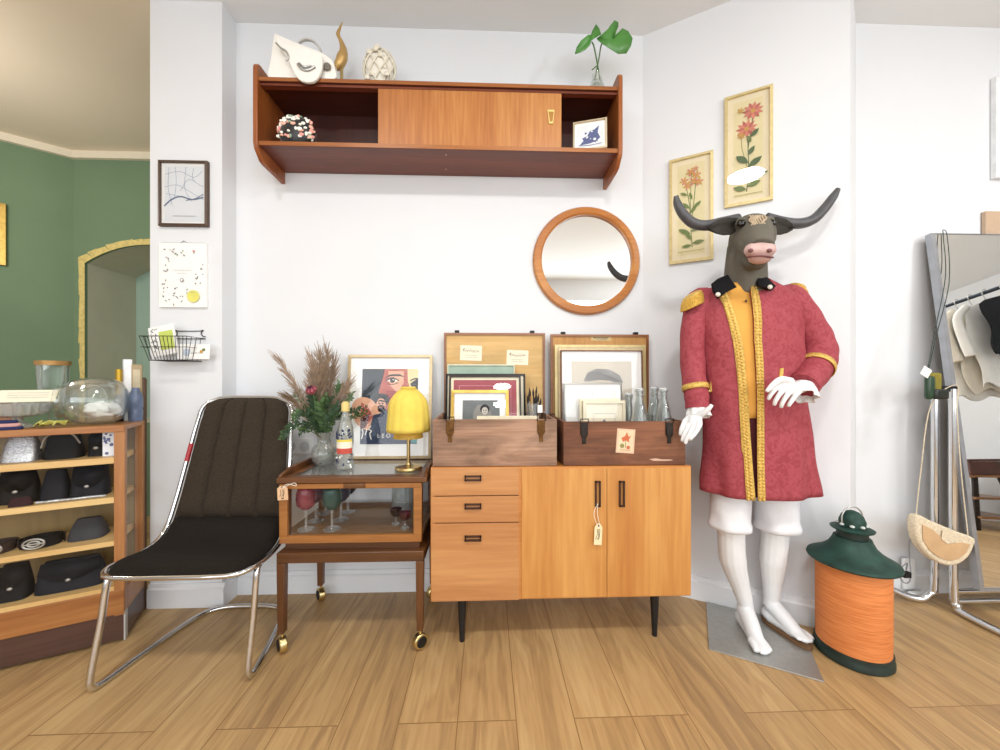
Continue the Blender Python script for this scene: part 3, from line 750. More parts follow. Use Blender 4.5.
# round mirror
mc = W(586.5, 261, 2.09); rr_ = abs(W(640.5, 261, 2.07).x-W(532.5, 261, 2.07).x)/2
t = thing('round_mirror', 'round wall mirror in a wide teak rim', 'mirror', (mc.x, 2.1, mc.z))
Mx = Matrix.Rotation(R(90), 4, 'X')
MB().lathe([(rr_*.845, 0), (rr_*.84, .022), (rr_*.87, .03), (rr_*.97, .024), (rr_, .012), (rr_, 0)], 64, (mc.x, 2.098, mc.z), M=Mx).build('rim', wood('round_teak', '#a9662c', '#c98a45', 'x', 6, h3='#b87638'), t)
MB().lathe([(0, .008), (rr_*.85, .008), (rr_*.85, .004), (0, .004)], 64, (mc.x, 2.098, mc.z), M=Mx).build('mirror_glass', mirror_m, t)

# ------------------------------------------------------------------ serving trolley
TX0, TX1, TF, TB = -.892, -.258, 1.62, 2.03
t = thing('serving_trolley', 'small walnut serving trolley with glass sides and brass castors', 'trolley', ((TX0+TX1)/2, (TF+TB)/2, 0))
zt, zbx = .748, .43
# top frame with glass
mb = MB(); e = .05
mb.box(TX0, TX1, TF, TF+e, zt-.024, zt).box(TX0, TX1, TB-e, TB, zt-.024, zt).box(TX0, TX0+e, TF+e, TB-e, zt-.024, zt).box(TX1-e, TX1, TF+e, TB-e, zt-.024, zt)
mb.build('top_frame', walnut, t, bevel=.003)
MB().box(TX0+e, TX1-e, TF+e, TB-e, zt-.008, zt-.002).build('top_glass', glass('trolley_top_glass', '#f6f9f9', .4, .05), t, smooth=0)
for x0 in (TX0, TX1-.016):
    MB().prism([(TF+.01, zt), (TB, zt), (TB, zt+.03), (TF+.10, zt+.026), (TF+.02, zt+.010)], x0, x0+.016, 'yz').build('side_rail', walnut, t, bevel=.003)
# box: posts, bottom, glass sides
B0, B1 = TX0+.010, TX1-.024
for x in (B0, B1-.03):
    for y in (TF+.02, TB-.035): MB().box(x, x+.03, y, y+.03, .465, zt-.024).build('corner_post', walnut_v, t, bevel=.002)
MB().box(B0, B1, TF+.035, TB-.01, .478, .498).build('bottom_board', wood('trolley_floor', '#5e4128', '#8a6a48', 'x', 6, rough=.25), t, smooth=0)
MB().box(B0+.012, B1-.012, TF+.03, TB-.012, .43, .478).build('plinth', wood('dark_walnut', '#40220f', '#5f381b', 'x', 7), t, bevel=.002)
MB().box(B0+.03, B1-.03, TB-.022, TB-.012, .498, .515).build('back_rail', walnut, t, smooth=0)
for x in (B0+.012, B1-.016):
    MB().box(x, x+.004, TF+.05, TB-.035, .498, zt-.024).build('side_glass', case_glass, t, smooth=0)
d = MB(); y0, y1 = TF+.004, TF+.02
DZ0, DZ1 = .468, .722
d.box(B0, B1, y0, y1, DZ1-.022, DZ1).box(B0, B1, y0, y1, DZ0, DZ0+.032).box(B0, B0+.034, y0, y1, DZ0+.032, DZ1-.022).box(B1-.034, B1, y0, y1, DZ0+.032, DZ1-.022)
door = d.build('drop_door', wood('trolley_door_wood', '#75451c', '#a87038', 'x', 7), t, bevel=.002)
MB().box(B0+.034, B1-.034, y0+.005, y0+.009, DZ0+.032, DZ1-.022).build('door_glass', case_glass, door, smooth=0)
xm = (TX0+TX1)/2-.0
MB().box(xm-.035, xm+.055, y0-.01, y0, DZ1-.018, DZ1+.001).build('door_pull', walnut, door, bevel=.003)
# leg frame
A0, A1 = TX0+.0, TX1-.014
MB().box(A0, A1, TF+.0, TF+.035, .385, .43).box(A0, A1, TB-.035, TB, .385, .43).box(A0, A0+.03, TF+.035, TB-.035, .385, .43).box(A1-.03, A1, TF+.035, TB-.035, .385, .43).build('apron', walnut, t, bevel=.004)
for x in (A0, A1-.034):
    for y in (TF, TB-.036):
        MB().prism([(x, .385), (x+.034, .385), (x+.030, .085), (x+.004, .085)], y, y+.034).build('leg', walnut_v, t, bevel=.003)
        c = MB(); cx_, cy_ = x+.017, y+.017
        cs = c.tube([(cx_, cy_, .086), (cx_, cy_, .06)], .007, 8).build('castor', brass, t)
        M_ = Matrix.Rotation(R(90), 4, 'X') @ Matrix.Rotation(R(35 if x == A0 else -55), 4, 'Y')
        My = Matrix.Rotation(R(-50), 4, 'Z') if x == A0 else Matrix.Rotation(R(40), 4, 'Z')
        MB().lathe([(0, -.016), (.03, -.016), (.0345, -.011), (.0345, .011), (.03, .016), (0, .016)], 20, (cx_, cy_, .0355), M=My @ Matrix.Rotation(R(90), 4, 'X')).build('wheel', brass, cs, bevel=.002)
        MB().lathe([(0, .0165), (.024, .0165), (.022, .019), (0, .019)], 16, (cx_, cy_, .0355), M=My @ Matrix.Rotation(R(90), 4, 'X')).build('wheel_cap', black_metal, cs)

tagpaper = mat('kraft_tag', '#d9b48f', .8, var=.03)
tagcream = mat('cream_tag', '#ecd9b0', .8, var=.03)
def price_tag(label, x, y, ztop, w, h, m, string_pts, seed, heart=False, roll=0):
    t = thing('price_tag', label, 'price tag', (x, y, ztop), 0, None, 0, roll)
    MB().prism([(-w/2, -h), (w/2, -h), (w/2, -h*.18), (w*.22, 0), (-w*.22, 0), (-w/2, -h*.18)], -.001, .001).build('card', m, t, local=True, smooth=0)
    a = Art(-.0012); rn = random.Random(seed)
    for i in range(3): a.line(ink, [(-w*.22+rn.uniform(0, w*.1)+w*.16*i+q*w*.10*math.sin(q*4), -h*.25-h*.5*q) for q in (0, .25, .5, .75, 1)], .0022)
    a.disc(ink, 0, -h*.10, .004)
    if heart: a.poly(ink, [(0, -h*.93), (-.007, -h*.85), (-.004, -h*.81), (0, -h*.84), (.004, -h*.81), (.007, -h*.85)])
    a.build('handwriting', t)
    MB().tube(spline([tuple(p) for p in string_pts], 4), .0014, 5).build('string', mat('white_string', '#e6ded0', .9), t)
tx = W(282, 500, 1.61)
price_tag('kraft price tag hanging at the corner of the serving trolley', tx.x, 1.612, W(282, 486, 1.61).z, .043,   .06, tagpaper, [(tx.x, 1.611, W(282, 488, 1.61).z), W(288, 484, 1.606), W(296, 486, 1.606), (W(293, 484, 1.61).x, 1.618, W(293, 484, 1.6).z), (tx.x+.004, 1.610, W(282, 488, 1.61).z)], 4, True, R(-3))

# glasses inside the trolley
def goblet(label, p, bowl_tint, s=1.0, group='goblets inside the trolley'):
    t = thing('wine_goblet', label, 'glass', p, 0, group)
    MB().lathe([(0, 0), (.036*s, 0), (.036*s, .003), (.012*s, .006), (.0055*s, .014), (.005*s, .05), (.0075*s, .075), (.005*s, .085), (0, .088)], 24).build('stem_and_foot', clear, t, local=True)
    for_b = [(.004, .086), (.022*s, .094), (.038*s, .112), (.042*s, .135), (.040*s, .165), (.036*s, .182), (.0345*s, .182), (.038*s, .160), (.039*s, .135), (.034*s, .113), (.02*s, .098), (0, .094)]
    MB().lathe(for_b, 24).build('bowl', glass('bowl_'+bowl_tint, bowl_tint, .2, .12), t, local=True)
    return t
zf = .4985
gl_ = [((303, 532), '#e79aa9', 'rose bowled goblet in front behind the trolley door'), ((330, 531), '#7fb5ac', 'sea green bowled goblet in front behind the trolley door'),
       ((316, 521), '#b58da6', 'mauve bowled goblet behind the rose goblet in the trolley'), ((341, 520), '#6a77a0', 'dark blue bowled goblet behind the green goblet in the trolley'),
       ((324, 513), '#dfe6e4', 'clear goblet at the back of the trolley next the side glass'), ((348, 512), '#7c7f9a', 'grey violet goblet at the back of the trolley')]
for (u, v), tint, lab in gl_:
    p = F(u, v, zf); p.x = max(p.x, TX0+.085); p.y = min(max(p.y, TF+.08), TB-.09); goblet(lab, p, tint)
p = W(403, 515, 1.925); p.z = zf
t = thing('cut_glass_carafe', 'clear cut glass carafe at the end inside the trolley', 'carafe', p)
MB().lathe_open([(0, 0), (.04, 0), (.052, .02), (.055, .06), (.053, .11), (.047, .14), (.05, .16), (.047, .16), (.044, .14), (.049, .11), (.05, .06), (.046, .02), (0, .006)], n=32, rib=.03, ribn=16).build('body', glass('carafe_glass', '#eaf0f1', .35, .12), t, local=True)
def liqueur(label, p, tint):
    t = thing('liqueur_glass', label, 'glass', p, 0, 'small stemmed glasses inside the trolley')
    MB().lathe([(0, 0), (.02, 0), (.02, .003), (.006, .006), (.004, .03), (0, .034)], 20).build('stem_and_foot', clear, t, local=True)
    MB().lathe([(.003, .032), (.02, .042), (.027, .056), (.028, .072), (.026, .072), (.025, .056), (.018, .045), (0, .037)], 20).build('bowl', glass('bowl_'+tint, tint, .35), t, local=True)
liqueur('small purple bowled stem glass in front of the carafe', F(396, 524, zf), '#94697f')
liqueur('small pink stem glass nearest the end of the trolley door', F(405, 528, zf), '#d592ab')

# ------------------------------------------------------------------ things on the trolley top
zt = .7485
vp = F(325, 464, zt)
t = thing('flower_vase', 'round clear glass vase holding dried grasses on the trolley', 'vase', vp)
MB().lathe_open([(0, .0), (.04, .0), (.058, .02), (.064, .05), (.055, .085), (.036, .105), (.034, .125), (.042, .16), (.039, .16), (.031, .125), (.033, .107), (.051, .084), (.06, .05), (.054, .022), (0, .006)], n=28, c=vp).build('glass_body', glass('vase_glass', '#eef1ef', .45, .10), t)
MB().lathe([(0, .006), (.053, .022), (.059, .05), (.055, .07), (0, .07)], 24, vp).build('water', glass('vase_water', '#dcdcd0', .3, .08), t)
bq = thing('flower_bouquet', 'bouquet of tan pampas grass, green foliage and pink protea in the glass vase', 'bouquet', vp+Vector((0, 0, .03)))
VY = vp.y
def q(u, v, dy=0.0): return W(u, v, VY+dy)
pamp = mat('pampas_tan', '#988470', .9, var=.2, scale=40); pamp2 = mat('pampas_pink', '#a6917f', .9, var=.2, scale=40)
rn = random.Random(11)
def plume(base, mid, tip, wid, m, n=70):
    n = int(n*2.6)
    mb = MB(); sp_ = spline([tuple(base), tuple(mid), tuple(tip)], 10); N = len(sp_)
    mb.tube(sp_, .002, 5)
    for i in range(n):
        k = rn.uniform(.38, .97); j = int(k*(N-1)); p = sp_[j]; d = (sp_[min(j+1, N-1)]-sp_[j-1]).normalized()
        side = Vector((rn.uniform(-1, 1), rn.uniform(-.6, .6), rn.uniform(-.2, .2)))*wid*1.35*(1.15-k*.8)
        l = rn.uniform(.05, .11)
        mb.tube([p, p+d*l*.5+side*.55, p+d*l+side+Vector((0, 0, -.012))], [.0013, .0016, .0007], 4)
    return mb.build('pampas_plume', m, bq)
plume(vp+Vector((0, 0, .08)), q(322, 405), q(320, 352), .07, pamp, 90)
plume(vp+Vector((0, 0, .08)), q(316, 400), q(310, 356, .03), .05, pamp2, 60)
plume(vp+Vector((0, 0, .08)), q(306, 405), q(279, 360), .04, pamp2, 55)
plume(vp+Vector((0, 0, .08)), q(330, 400, .03), q(334, 362, .05), .05, pamp, 60)
plume(vp+Vector((0, 0, .08)), q(326, 402, .02), q(327, 350, .03), .06, pamp, 70)
plume(vp+Vector((0, 0, .08)), q(314, 400, .0), q(313, 366, .0), .06, pamp2, 60)
plume(vp+Vector((0, 0, .08)), q(318, 400, -.02), q(322, 372, -.03), .06, pamp, 60)
plume(vp+Vector((0, 0, .08)), q(335, 410), q(347, 385, -.02), .05, pamp2, 50)
plume(vp+Vector((0, 0, .08)), q(302, 412, -.08), q(292, 400, -.13), .04, pamp, 35)
fol = mat('bouquet_green', '#47603a', .7, var=.25, scale=30); fol2 = mat('bouquet_dark_green', '#364b36', .7, var=.25, scale=30); fol3 = mat('bouquet_sage', '#66785c', .7, var=.2, scale=30)
def sprig(pts, m, ll, n):
    mb = MB(); sp_ = spline([tuple(p) for p in pts], 8); mb.tube(sp_, .0018, 5); N = len(sp_)
    for i in range(n):
        k = .25+.75*i/(n-1); j = min(int(k*(N-1)), N-1); p = sp_[j]
        d = (sp_[j]-sp_[j-1]).normalized(); s = (1 if i % 2 else -1)
        sd = Vector((d.z, rn.uniform(-.5, .5), -d.x))*s
        dirv = (d*.6+sd*rn.uniform(.6, 1)+Vector((0, rn.uniform(-.4, .4), rn.uniform(-.15, .15)))).normalized()*ll*rn.uniform(.7, 1.15)
        up = dirv.cross(Vector((rn.uniform(-.4, .4), 1, rn.uniform(-.4, .4)))).normalized()*ll*.22
        mb.add([p, p+dirv*.35+up, p+dirv*.7+up*.7, p+dirv, p+dirv*.7-up*.7, p+dirv*.35-up], [(0, 1, 2, 3, 4, 5)])
    return mb.build('foliage_sprig', m, bq, smooth=0)
b0 = vp+Vector((0, 0, .10))
for pts, m, ll, n in (([b0, q(308, 425, -.11), q(292, 426, -.16), q(283, 436, -.17)], fol2, .035, 16), ([b0, q(308, 418, -.09), q(297, 412, -.12), q(293, 420, -.14)], fol, .032, 14),
        ([b0, q(318, 415, -.03), q(312, 395, -.04)], fol, .045, 18), ([b0, q(322, 412, -.05), q(330, 398, -.06)], fol2, .042, 18), ([b0, q(328, 412), q(345, 402), q(352, 397)], fol3, .033, 16),
        ([b0, q(330, 415, -.04), q(345, 412, -.04), q(362, 408, -.03)], fol2, .03, 18), ([b0, q(315, 420, -.05), q(303, 408, -.07)], fol, .045, 16), ([b0, q(334, 420, -.03), q(352, 417, -.02), q(366, 413, -.02)], fol, .028, 16),
        ([b0, q(323, 418, -.06), q(320, 402, -.08)], fol, .05, 20), ([b0, q(330, 420, -.06), q(337, 408, -.07)], fol, .045, 18), ([b0, q(314, 424, -.05), q(299, 432, -.06)], fol2, .035, 14), ([b0, q(310, 410), q(298, 398), q(297, 390)], fol3, .035, 16),
        ([b0, q(336, 400, .02), q(340, 384, .02)], fol3, .04, 16)):
    sprig(pts, m, ll*.72, int(n*1.7))
    sprig([p_+Vector((rn.uniform(-.02, .02), rn.uniform(-.02, .03), rn.uniform(-.02, .02))) for p_ in pts], fol2 if m == fol else fol, ll*.66, int(n*1.5))
pc = q(313.5, 394, -.06); pr = MB()
MB().tube([b0, q(316, 412, -.05), pc], .003, 6).build('flower_stem', stemg, bq)
pr = MB(); ax = Vector((-.15, -.6, .8)).normalized(); Mr = ax.to_track_quat('Z', 'Y').to_matrix().to_4x4()
for ring, (n_, r_, l_) in enumerate(((9, .024, .04), (8, .017, .043), (6, .009, .044))):
    for i in range(n_):
        a_ = 2*math.pi*i/n_+ring*.3; ps = []
        for tt in (0, .4, .75, 1):
            rad = r_*(math.sin(tt*2.3)*.9+.15); wd_ = .009*math.sin(math.pi*(tt*.8+.12))
            c_ = Vector((rad*math.cos(a_), rad*math.sin(a_), l_*tt)); s_ = Vector((-math.sin(a_), math.cos(a_), 0))*wd_
            ps += [Mr @ (c_-s_)+pc, Mr @ (c_+s_)+pc]
        pr.add(ps, [(0, 1, 3, 2), (2, 3, 5, 4), (4, 5, 7, 6)], 1 if ring == 2 else 0)
pr.build('protea_flower', [mat('protea_pink', '#b7606f', .6, var=.2), mat('protea_dark', '#4c3a4d', .7)], bq)

bp_ = F(345.5, 468.5, zt)
t = thing('glass_bottle', 'clear lemonade bottle with printed label in front of the flower vase', 'bottle', bp_)
MB().lathe([(0, 0), (.034, 0), (.038, .006), (.037, .05), (.034, .09), (.037, .15), (.034, .19), (.022, .235), (.0145, .265), (.0145, .295), (.017, .297), (.017, .303), (.0125, .303), (.012, .265), (.02, .235), (.031, .19), (.034, .15), (.031, .09), (.034, .05), (.034, .01), (0, .006)], 28, bp_).build('bottle_body', glass('bottle_glass', '#f4f7f6', .45, .12), t)
MB().lathe([(.0135, .268), (.0185, .27), (.018, .305), (.011, .315), (0, .316)], 16, bp_).build('stopper', mat('pale_cork', '#d6c27f', .7), t)
def curved_patch(c, r, z0, z1, a0, a1, m, n=8):
    vs = []; rings = []
    for z in (z0, z1): rings.append([(c.x+r*math.sin(a0+(a1-a0)*i/n), c.y-r*math.cos(a0+(a1-a0)*i/n), c.z+z) for i in range(n+1)])
    return MB().loft(rings, closed=False)
mbl = MB(); lm = [mat('label_navy', '#2a3150', .6), mat('label_cream', '#efe9d4', .6), mat('label_yellow', '#e3cf57', .6), mat('label_red', '#c3564a', .6), mat('label_white', '#f2f2ee', .6)]
for z0, z1, k, a_ in ((.10, .13, 1, 1.2), (.075, .10, 3, 1.2), (.13, .14, 2, 1.2)):
    rings = [[(bp_.x+.0385*math.sin(-a_+2*a_*i/10), bp_.y-.0385*math.cos(-a_+2*a_*i/10), bp_.z+z) for i in range(11)] for z in (z0, z1)]
    mbl.loft(rings, closed=False, mat=k)
rn = random.Random(9)
for i in range(44):
    a_ = rn.uniform(-1.2, 1.2); z = rn.choice([rn.uniform(.145, .185), rn.uniform(.145, .185), rn.uniform(.01, .07)])
    r_ = .0385 if z < .16 else .0385-.004*(z-.16)/.03
    mbl.ell((bp_.x+r_*math.sin(a_), bp_.y-r_*math.cos(a_), bp_.z+z), (.0045, .0015, rn.uniform(.003, .007)), 6, 0 if z > .1 else rn.choice([0, 4]))
mbl.build('printed_label', lm, t)

lp = F(408.5, 469, zt)
t = thing('table_lamp', 'small brass table lamp with fringed yellow pleated shade on the trolley', 'lamp', lp)
MB().lathe([(0, 0), (.062, 0), (.064, .006), (.06, .014), (.045, .018), (.015, .022), (.011, .03), (0, .03)], 32, lp).build('base', brass, t)
MB().lathe([(0, .028), (.0085, .028), (.0085, .33), (0, .33)], 14, lp).build('stem', brass, t)
ys = mat('yellow_shade_fabric', '#dfc75c', .8, var=.06, scale=30, emit=.03)
sz0, sz1 = .180, .375
n_ = 80; rings = []
for i in range(13):
    q_ = i/12; z = sz0+(sz1-sz0)*q_; rad = .098*(1-.16*q_) if q_ < .55 else .098*(.912)*(1-((q_-.55)/.45)**2*.62)
    rings.append([(lp.x+rad*(1+.045*abs(math.sin(7*2*math.pi*k/n_))-.025)*math.cos(2*math.pi*k/n_), lp.y+rad*(1+.045*abs(math.sin(7*2*math.pi*k/n_))-.025)*math.sin(2*math.pi*k/n_), lp.z+z) for k in range(n_)])
sh = MB().loft(rings).build('lamp_shade', ys, t, solid=.002)
MB().lathe([(.034, sz1), (.036, sz1+.004), (.034, sz1+.010), (.012, sz1+.010)], 24, lp).build('shade_ring', ys, sh)
mb = MB()
mb.lathe([(.094, sz0-.004), (.096, sz0-.004), (.096, sz0+.006), (.094, sz0+.006)], 40, lp)
for k in range(54):
    a_ = 2*math.pi*k/54; mb.tube([(lp.x+  .06*math.cos(a_), lp.y+  .06*math.sin(a_), lp.z+sz0), (lp.x+  .065*math.cos(a_), lp.y+  .065*math.sin(a_), lp.z+sz0-.034)], [.003, .0036], 5)
mb.build('fringe', mat('fringe_gold', '#d0aa49', .8, var=.15), sh)

# framed poster
navy = mat('poster_navy', '#34405a', .7); pskin = mat('poster_skin', '#b9655a', .7, var=.08, scale=12); pskin2 = mat('poster_light_skin', '#e3b093', .7, var=.06, scale=12); pdark = mat('poster_black', '#25242a', .7); pcream = mat('poster_cream', '#e4d5a4', .7, var=.05); pred = mat('poster_red', '#a3423f', .7); pteal = mat('poster_teal', '#4fa3a8', .7); pwhite = mat('poster_white', '#f0ece4', .7); pbrown = mat('poster_brown', '#5c2f2c', .7); pgrey = mat('poster_slate', '#3c444c', .7)
def d_poster(a, x0, x1, z0, z1):
    w, h = x1-x0, z1-z0; P = lambda p, q: (x0+w*p, z0+h*q)
    a.rect(navy, x0, x1, z0, z1)
    a.poly(pgrey, [P(0, .45), P(.45, .55), P(.4, 1), P(0, 1)])                     # hair
    a.poly(pskin, [P(.40, 1), P(.36, .86), P(.30, .70), P(.32, .58), P(.45, .45), (x0+w*.62, z0+h*.34), P(.86, .48), P(.98, .7), P(.98, 1)])
    a.poly(pskin2, [P(.46, .97), P(.74, .97), P(.74, .8), P(.66, .66), P(.5, .78)])
    a.poly(pcream, [P(.80, 1), P(1, 1), P(1, .62), P(.9, .66), P(.82, .82)])       # light background
    a.poly(pdark, [P(.86, .80), P(1, .88), P(1, .68), P(.92, .70)])
    a.poly(pdark, [P(.38, .86), P(.5, .925), P(.66, .93), P(.76, .89), P(.66, .905), P(.5, .90)])     # brow
    a.poly(pwhite, [P(.44, .835), P(.54, .872), P(.64, .838), P(.54, .815)]); a.disc(pdark, *P(.54, .845), w*.045); a.disc(pwhite, *P(.555, .855), w*.012)
    a.line(pdark, [P(.42, .835), P(.53, .88), P(.66, .84)], .006, 4); a.line(pbrown, [P(.45, .80), P(.55, .79), P(.65, .815)], .004, 4)
    a.line(pdark, [P(.86, .84), P(.95, .87), P(1, .85)], .007, 3)
    a.poly(pred, [P(.72, .8), P(.76, .66), P(.72, .60), P(.67, .64)])               # nose shade
    a.poly(pred, [P(.42, .72), P(.60, .70), P(.58, .58), P(.45, .56)])
    a.poly(pbrown, [P(.62, .50), P(.72, .535), P(.84, .50), P(.72, .465)])         # lips
    a.disc(pskin2, *P(.10, .40), w*.24, h*.24, .6, 22)                             # shoulder shape of a second figure
    a.poly(pskin, [P(-.0, .55), P(.12, .50), P(.22, .36), P(.13, .26), P(0, .28)])
    a.disc(pdark, *P(.36, .585), w*.14, h*.085); a.disc(pskin2, *P(.35, .52), w*.085, h*.085)         # small bearded head
    a.poly(pdark, [P(.27, .56), P(.33, .585), P(.43, .57), P(.43, .55), P(.33, .562)])
    a.poly(pdark, [P(.29, .50), P(.35, .52), P(.42, .50), P(.40, .43), P(.35, .41), P(.30, .44)]); a.line(pred, [P(.32, .485), P(.38, .485)], .006)
    a.disc(pdark, *P(.32, .535), .005); a.disc(pdark, *P(.38, .535), .005)
    a.poly(navy, [P(.22, .38), P(.42, .42), P(.62, .36), P(.7, .0), P(.1, 0)])
    a.poly(pbrown, [P(0, .34), P(.16, .40), P(.1, .22), P(0, .2)])
    a.line(pwhite, [P(.20, .06), P(.17, .14), P(.20, .17), P(.15, .20), P(.19, .24)], .005, 4); a.line(pwhite, [P(.03, .07), P(.05, .15), P(.03, .2)], .006, 4); a.line(pwhite, [P(.09, .12), P(.12, .2)], .005)
    a.text(pwhite, 'L E O', x0+w*.42, z0+h*.085, .030)
    a.rect(pteal, x0+w*.90, x1, z0+h*.01, z0+h*.09)
pa, pb = W(347, 410, 2.03), W(432, 410, 2.03)
ptop = W(390, 355.5, 2.065).z
ph = math.hypot(ptop-zt,   .06)
picture('framed_poster', 'gold framed film poster of a painted face leaning behind the yellow lamp', 'poster', ((pa.x+pb.x)/2  , 2.004, zt+.001), 0, pb.x-pa.x, ph, .014, .02, palegold, d_poster, tilt=-math.asin(  .06/ph), mw=.062, mount=paper)

# double wall socket behind the bouquet
sp_ = W(299, 446, 2.1)
t = thing('wall_socket', 'white double wall socket low on the wall behind the bouquet', 'socket', (sp_.x, 2.099, sp_.z))
plast = mat('white_plastic', '#e9ebec', .35, var=.01); plastg = mat('socket_recess', '#c4c8cc', .4)
MB().box(sp_.x-.08, sp_.x+.08, 2.088, 2.099, sp_.z-.042, sp_.z+.042).build('cover_plate', plast, t, bevel=.003)
for s in (-.037, .037):
    MB().lathe([(.019, 0), (.026, 0), (.026, .004), (.019, .004)], 20, (sp_.x+s, 2.088, sp_.z), M=Matrix.Rotation(R(90), 4, 'X')).build('socket_ring', plastg, t)

# ------------------------------------------------------------------ sideboard
QX0, QX1, QF, QB = -.243, .905, 1.63, 2.065
QZ0, QZ1 = .207, .784
t = thing('sideboard', 'low teak sideboard with three drawers and two doors on black legs', 'sideboard', ((QX0+QX1)/2, (QF+QB)/2, 0))
tk = wood('teak_carcass', '#a3652f', '#c48a4c', 'x', 5, h3='#c3803f')
c = .016
MB().box(QX0, QX1, QF+.004, QB, QZ1-c, QZ1).box(QX0, QX1, QF+.004, QB, QZ0, QZ0+c).box(QX0, QX0+c, QF+.004, QB, QZ0+c, QZ1-c).box(QX1-c, QX1, QF+.004, QB, QZ0+c, QZ1-c).box(QX0, QX1, QB-.008, QB, QZ0, QZ1).box(.138, .154, QF+.004, QB, QZ0+c, QZ1-c).build('carcass', tk, t, bevel=.001)
dk = mat('handle_brown', '#3a1d14', .4); dk2 = wood('handle_recess', '#a8682f', '#c98d4a', 'x', 5)
Z = lambda v: W(470, v, QF).z
xd = W(519, 530, QF).x; xg0 = W(521.5, 530, QF).x; xmid = W(607, 530, QF).x
drawer_x = wood('teak_drawer_front', '#ab7140', '#c7925c', 'x', 5, h3='#ba8250')
def bar_handle(parent, cx_, cz_, w_, h_):
    b = .006
    MB().box(cx_-w_/2, cx_+w_/2, QF-.011, QF, cz_+h_/2-b, cz_+h_/2).box(cx_-w_/2, cx_+w_/2, QF-.011, QF, cz_-h_/2, cz_-h_/2+b).box(cx_-w_/2, cx_-w_/2+b, QF-.011, QF, cz_-h_/2, cz_+h_/2).box(cx_+w_/2-b, cx_+w_/2, QF-.011, QF, cz_-h_/2, cz_+h_/2).build('handle', dk, parent, smooth=0)
for z0, z1, hv in ((Z(495.5), Z(468.3), 478), (Z(522.5), Z(496.5), 506), (Z(601), Z(523.5), 538)):
    dr = MB().box(QX0+.002, xd, QF, QF+.016, z0, z1).build('drawer', drawer_x, t, bevel=.001)
    hc = W(473, hv, QF); bar_handle(dr, hc.x, hc.z, .072, .023)
dv = wood('teak_door_front', '#b27236', '#d09a55', 'z', 4, h3='#c08443')
for x0, x1, hu in ((xg0, xmid-.001, 597.5), (xmid+.001, QX1-.002, 621.5)):
    dr = MB().box(x0, x1, QF, QF+.016, Z(599.5), Z(469.5)).build('door', dv, t, bevel=.001)
    hc = W(hu, 493.5, QF); bar_handle(dr, hc.x, hc.z, .024, .112)
for lx, ly in ((W(462, 641, 1.68).x, 1.68), (W(655, 636, 1.68).x, 1.685), (-.11, 2.0), (.77, 2.0)):
    s = -1 if lx < .3 else 1
    MB().lathe([(0, 0), (.011, 0), (.0115, .012), (.021, QZ0), (0, QZ0)], 14, (lx, ly, 0)).build('leg', black_leg, t)
tgp = W(599, 524, 1.61)
price_tag('cream price tag hanging from the middle door handle of the sideboard', tgp.x, 1.614, tgp.z, .034, .092, tagcream, [W(597.5, 503.5, 1.6225), W(594, 514, 1.612), (tgp.x-.005, 1.612, tgp.z-.01), (tgp.x+.004, 1.612, tgp.z-.008), W(597.5, 514, 1.612), W(597.7, 503.5, 1.6225)], 12, False, R(3))

# ------------------------------------------------------------------ two open wooden crates
def crate(label, x0, x1, yf, yb, z0, z1, lx0, lx1, lz, m, lidm, latch_m, latches, labels, chips):
    t = thing('wooden_crate', label, 'crate', ((x0+x1)/2, (yf+yb)/2, z0))
    k = .014
    MB().box(x0, x1, yf, yf+k, z0, z1).build('front_board', m, t, bevel=.0025)
    MB().box(x0, x1, yb-k, yb, z0, z1).build('back_board', m, t, bevel=.002)
    for xs in (x0, x1-k): MB().box(xs, xs+k, yf+k, yb-k, z0, z1).build('side_board', m, t, bevel=.002)
    MB().box(x0+k, x1-k, yf+k, yb-k, z0, z0+.01).build('bottom_board', m, t, smooth=0)
    ld = MB().box(lx0, lx1, yb-.012, yb+.002, z1+.002, lz).build('lid', lidm, t, bevel=.002)
    eb = MB()
    for a_ in ((lx0, lx0+.012, z1+.002, lz), (lx1-.012, lx1, z1+.002, lz), (lx0+.012, lx1-.012, lz-.012, lz)): eb.box(a_[0], a_[1], yb-.020, yb-.012, a_[2], a_[3])
    eb.build('lid_edge', wood('lid_edge_wood', '#6e4026', '#93623c', 'x', 7), ld, smooth=0)
    for xs in (lx0+.07, lx1-.07): MB().box(xs-.012, xs+.012, yb-.02, yb+.004, lz, lz+.014).build('lid_clasp', black_metal, ld, bevel=.002)
    for q_ in labels: q_(ld)
    for cx_, big in latches:
        mb = MB()
        mb.prism([(cx_-.017, z1-.004), (cx_+.017, z1-.004), (cx_+.017, z1-.055), (cx_+.008, z1-.075), (cx_+.009, z1-.098), (cx_-.009, z1-.098), (cx_-.008, z1-.075), (cx_-.017, z1-.055)], yf-.004, yf)
        mb.box(cx_-.014, cx_+.014, yf-.010, yf-.004, z1-.062, z1-.022)
        l_ = mb.build('latch', latch_m, t, bevel=.001)
        hh = .028 if big else .012
        MB().tube([(cx_-.017, yf-.006, z1-.006), (cx_-.017, yf-.006, z1+hh), (cx_+.018, yf-.006, z1+hh), (cx_+.018, yf-.006, z1-.006)], .0025, 6).build('latch_loop', dark_iron, l_)
    for f_ in chips: f_(t)
    return t
cr1 = wood('weathered_crate_wood', '#7b5b49', '#b3927b', 'x', 6, rough=.85, coat=0, h3='#9a7862', stain=.38)
cr2 = wood('brown_crate_wood', '#5d3724', '#8b5d43', 'x', 6, rough=.75, coat=0, h3='#754a33', stain=.36)
lid1 = wood('pale_plywood', '#c9a264', '#dfbf86', 'x', 4, rough=.6, coat=0, stain=.16); lid2 = wood('tan_plywood', '#a8743c', '#c99a5c', 'z', 4, rough=.6, coat=0)
CF, CB, CZ = 1.648, 2.055, QZ1+.001
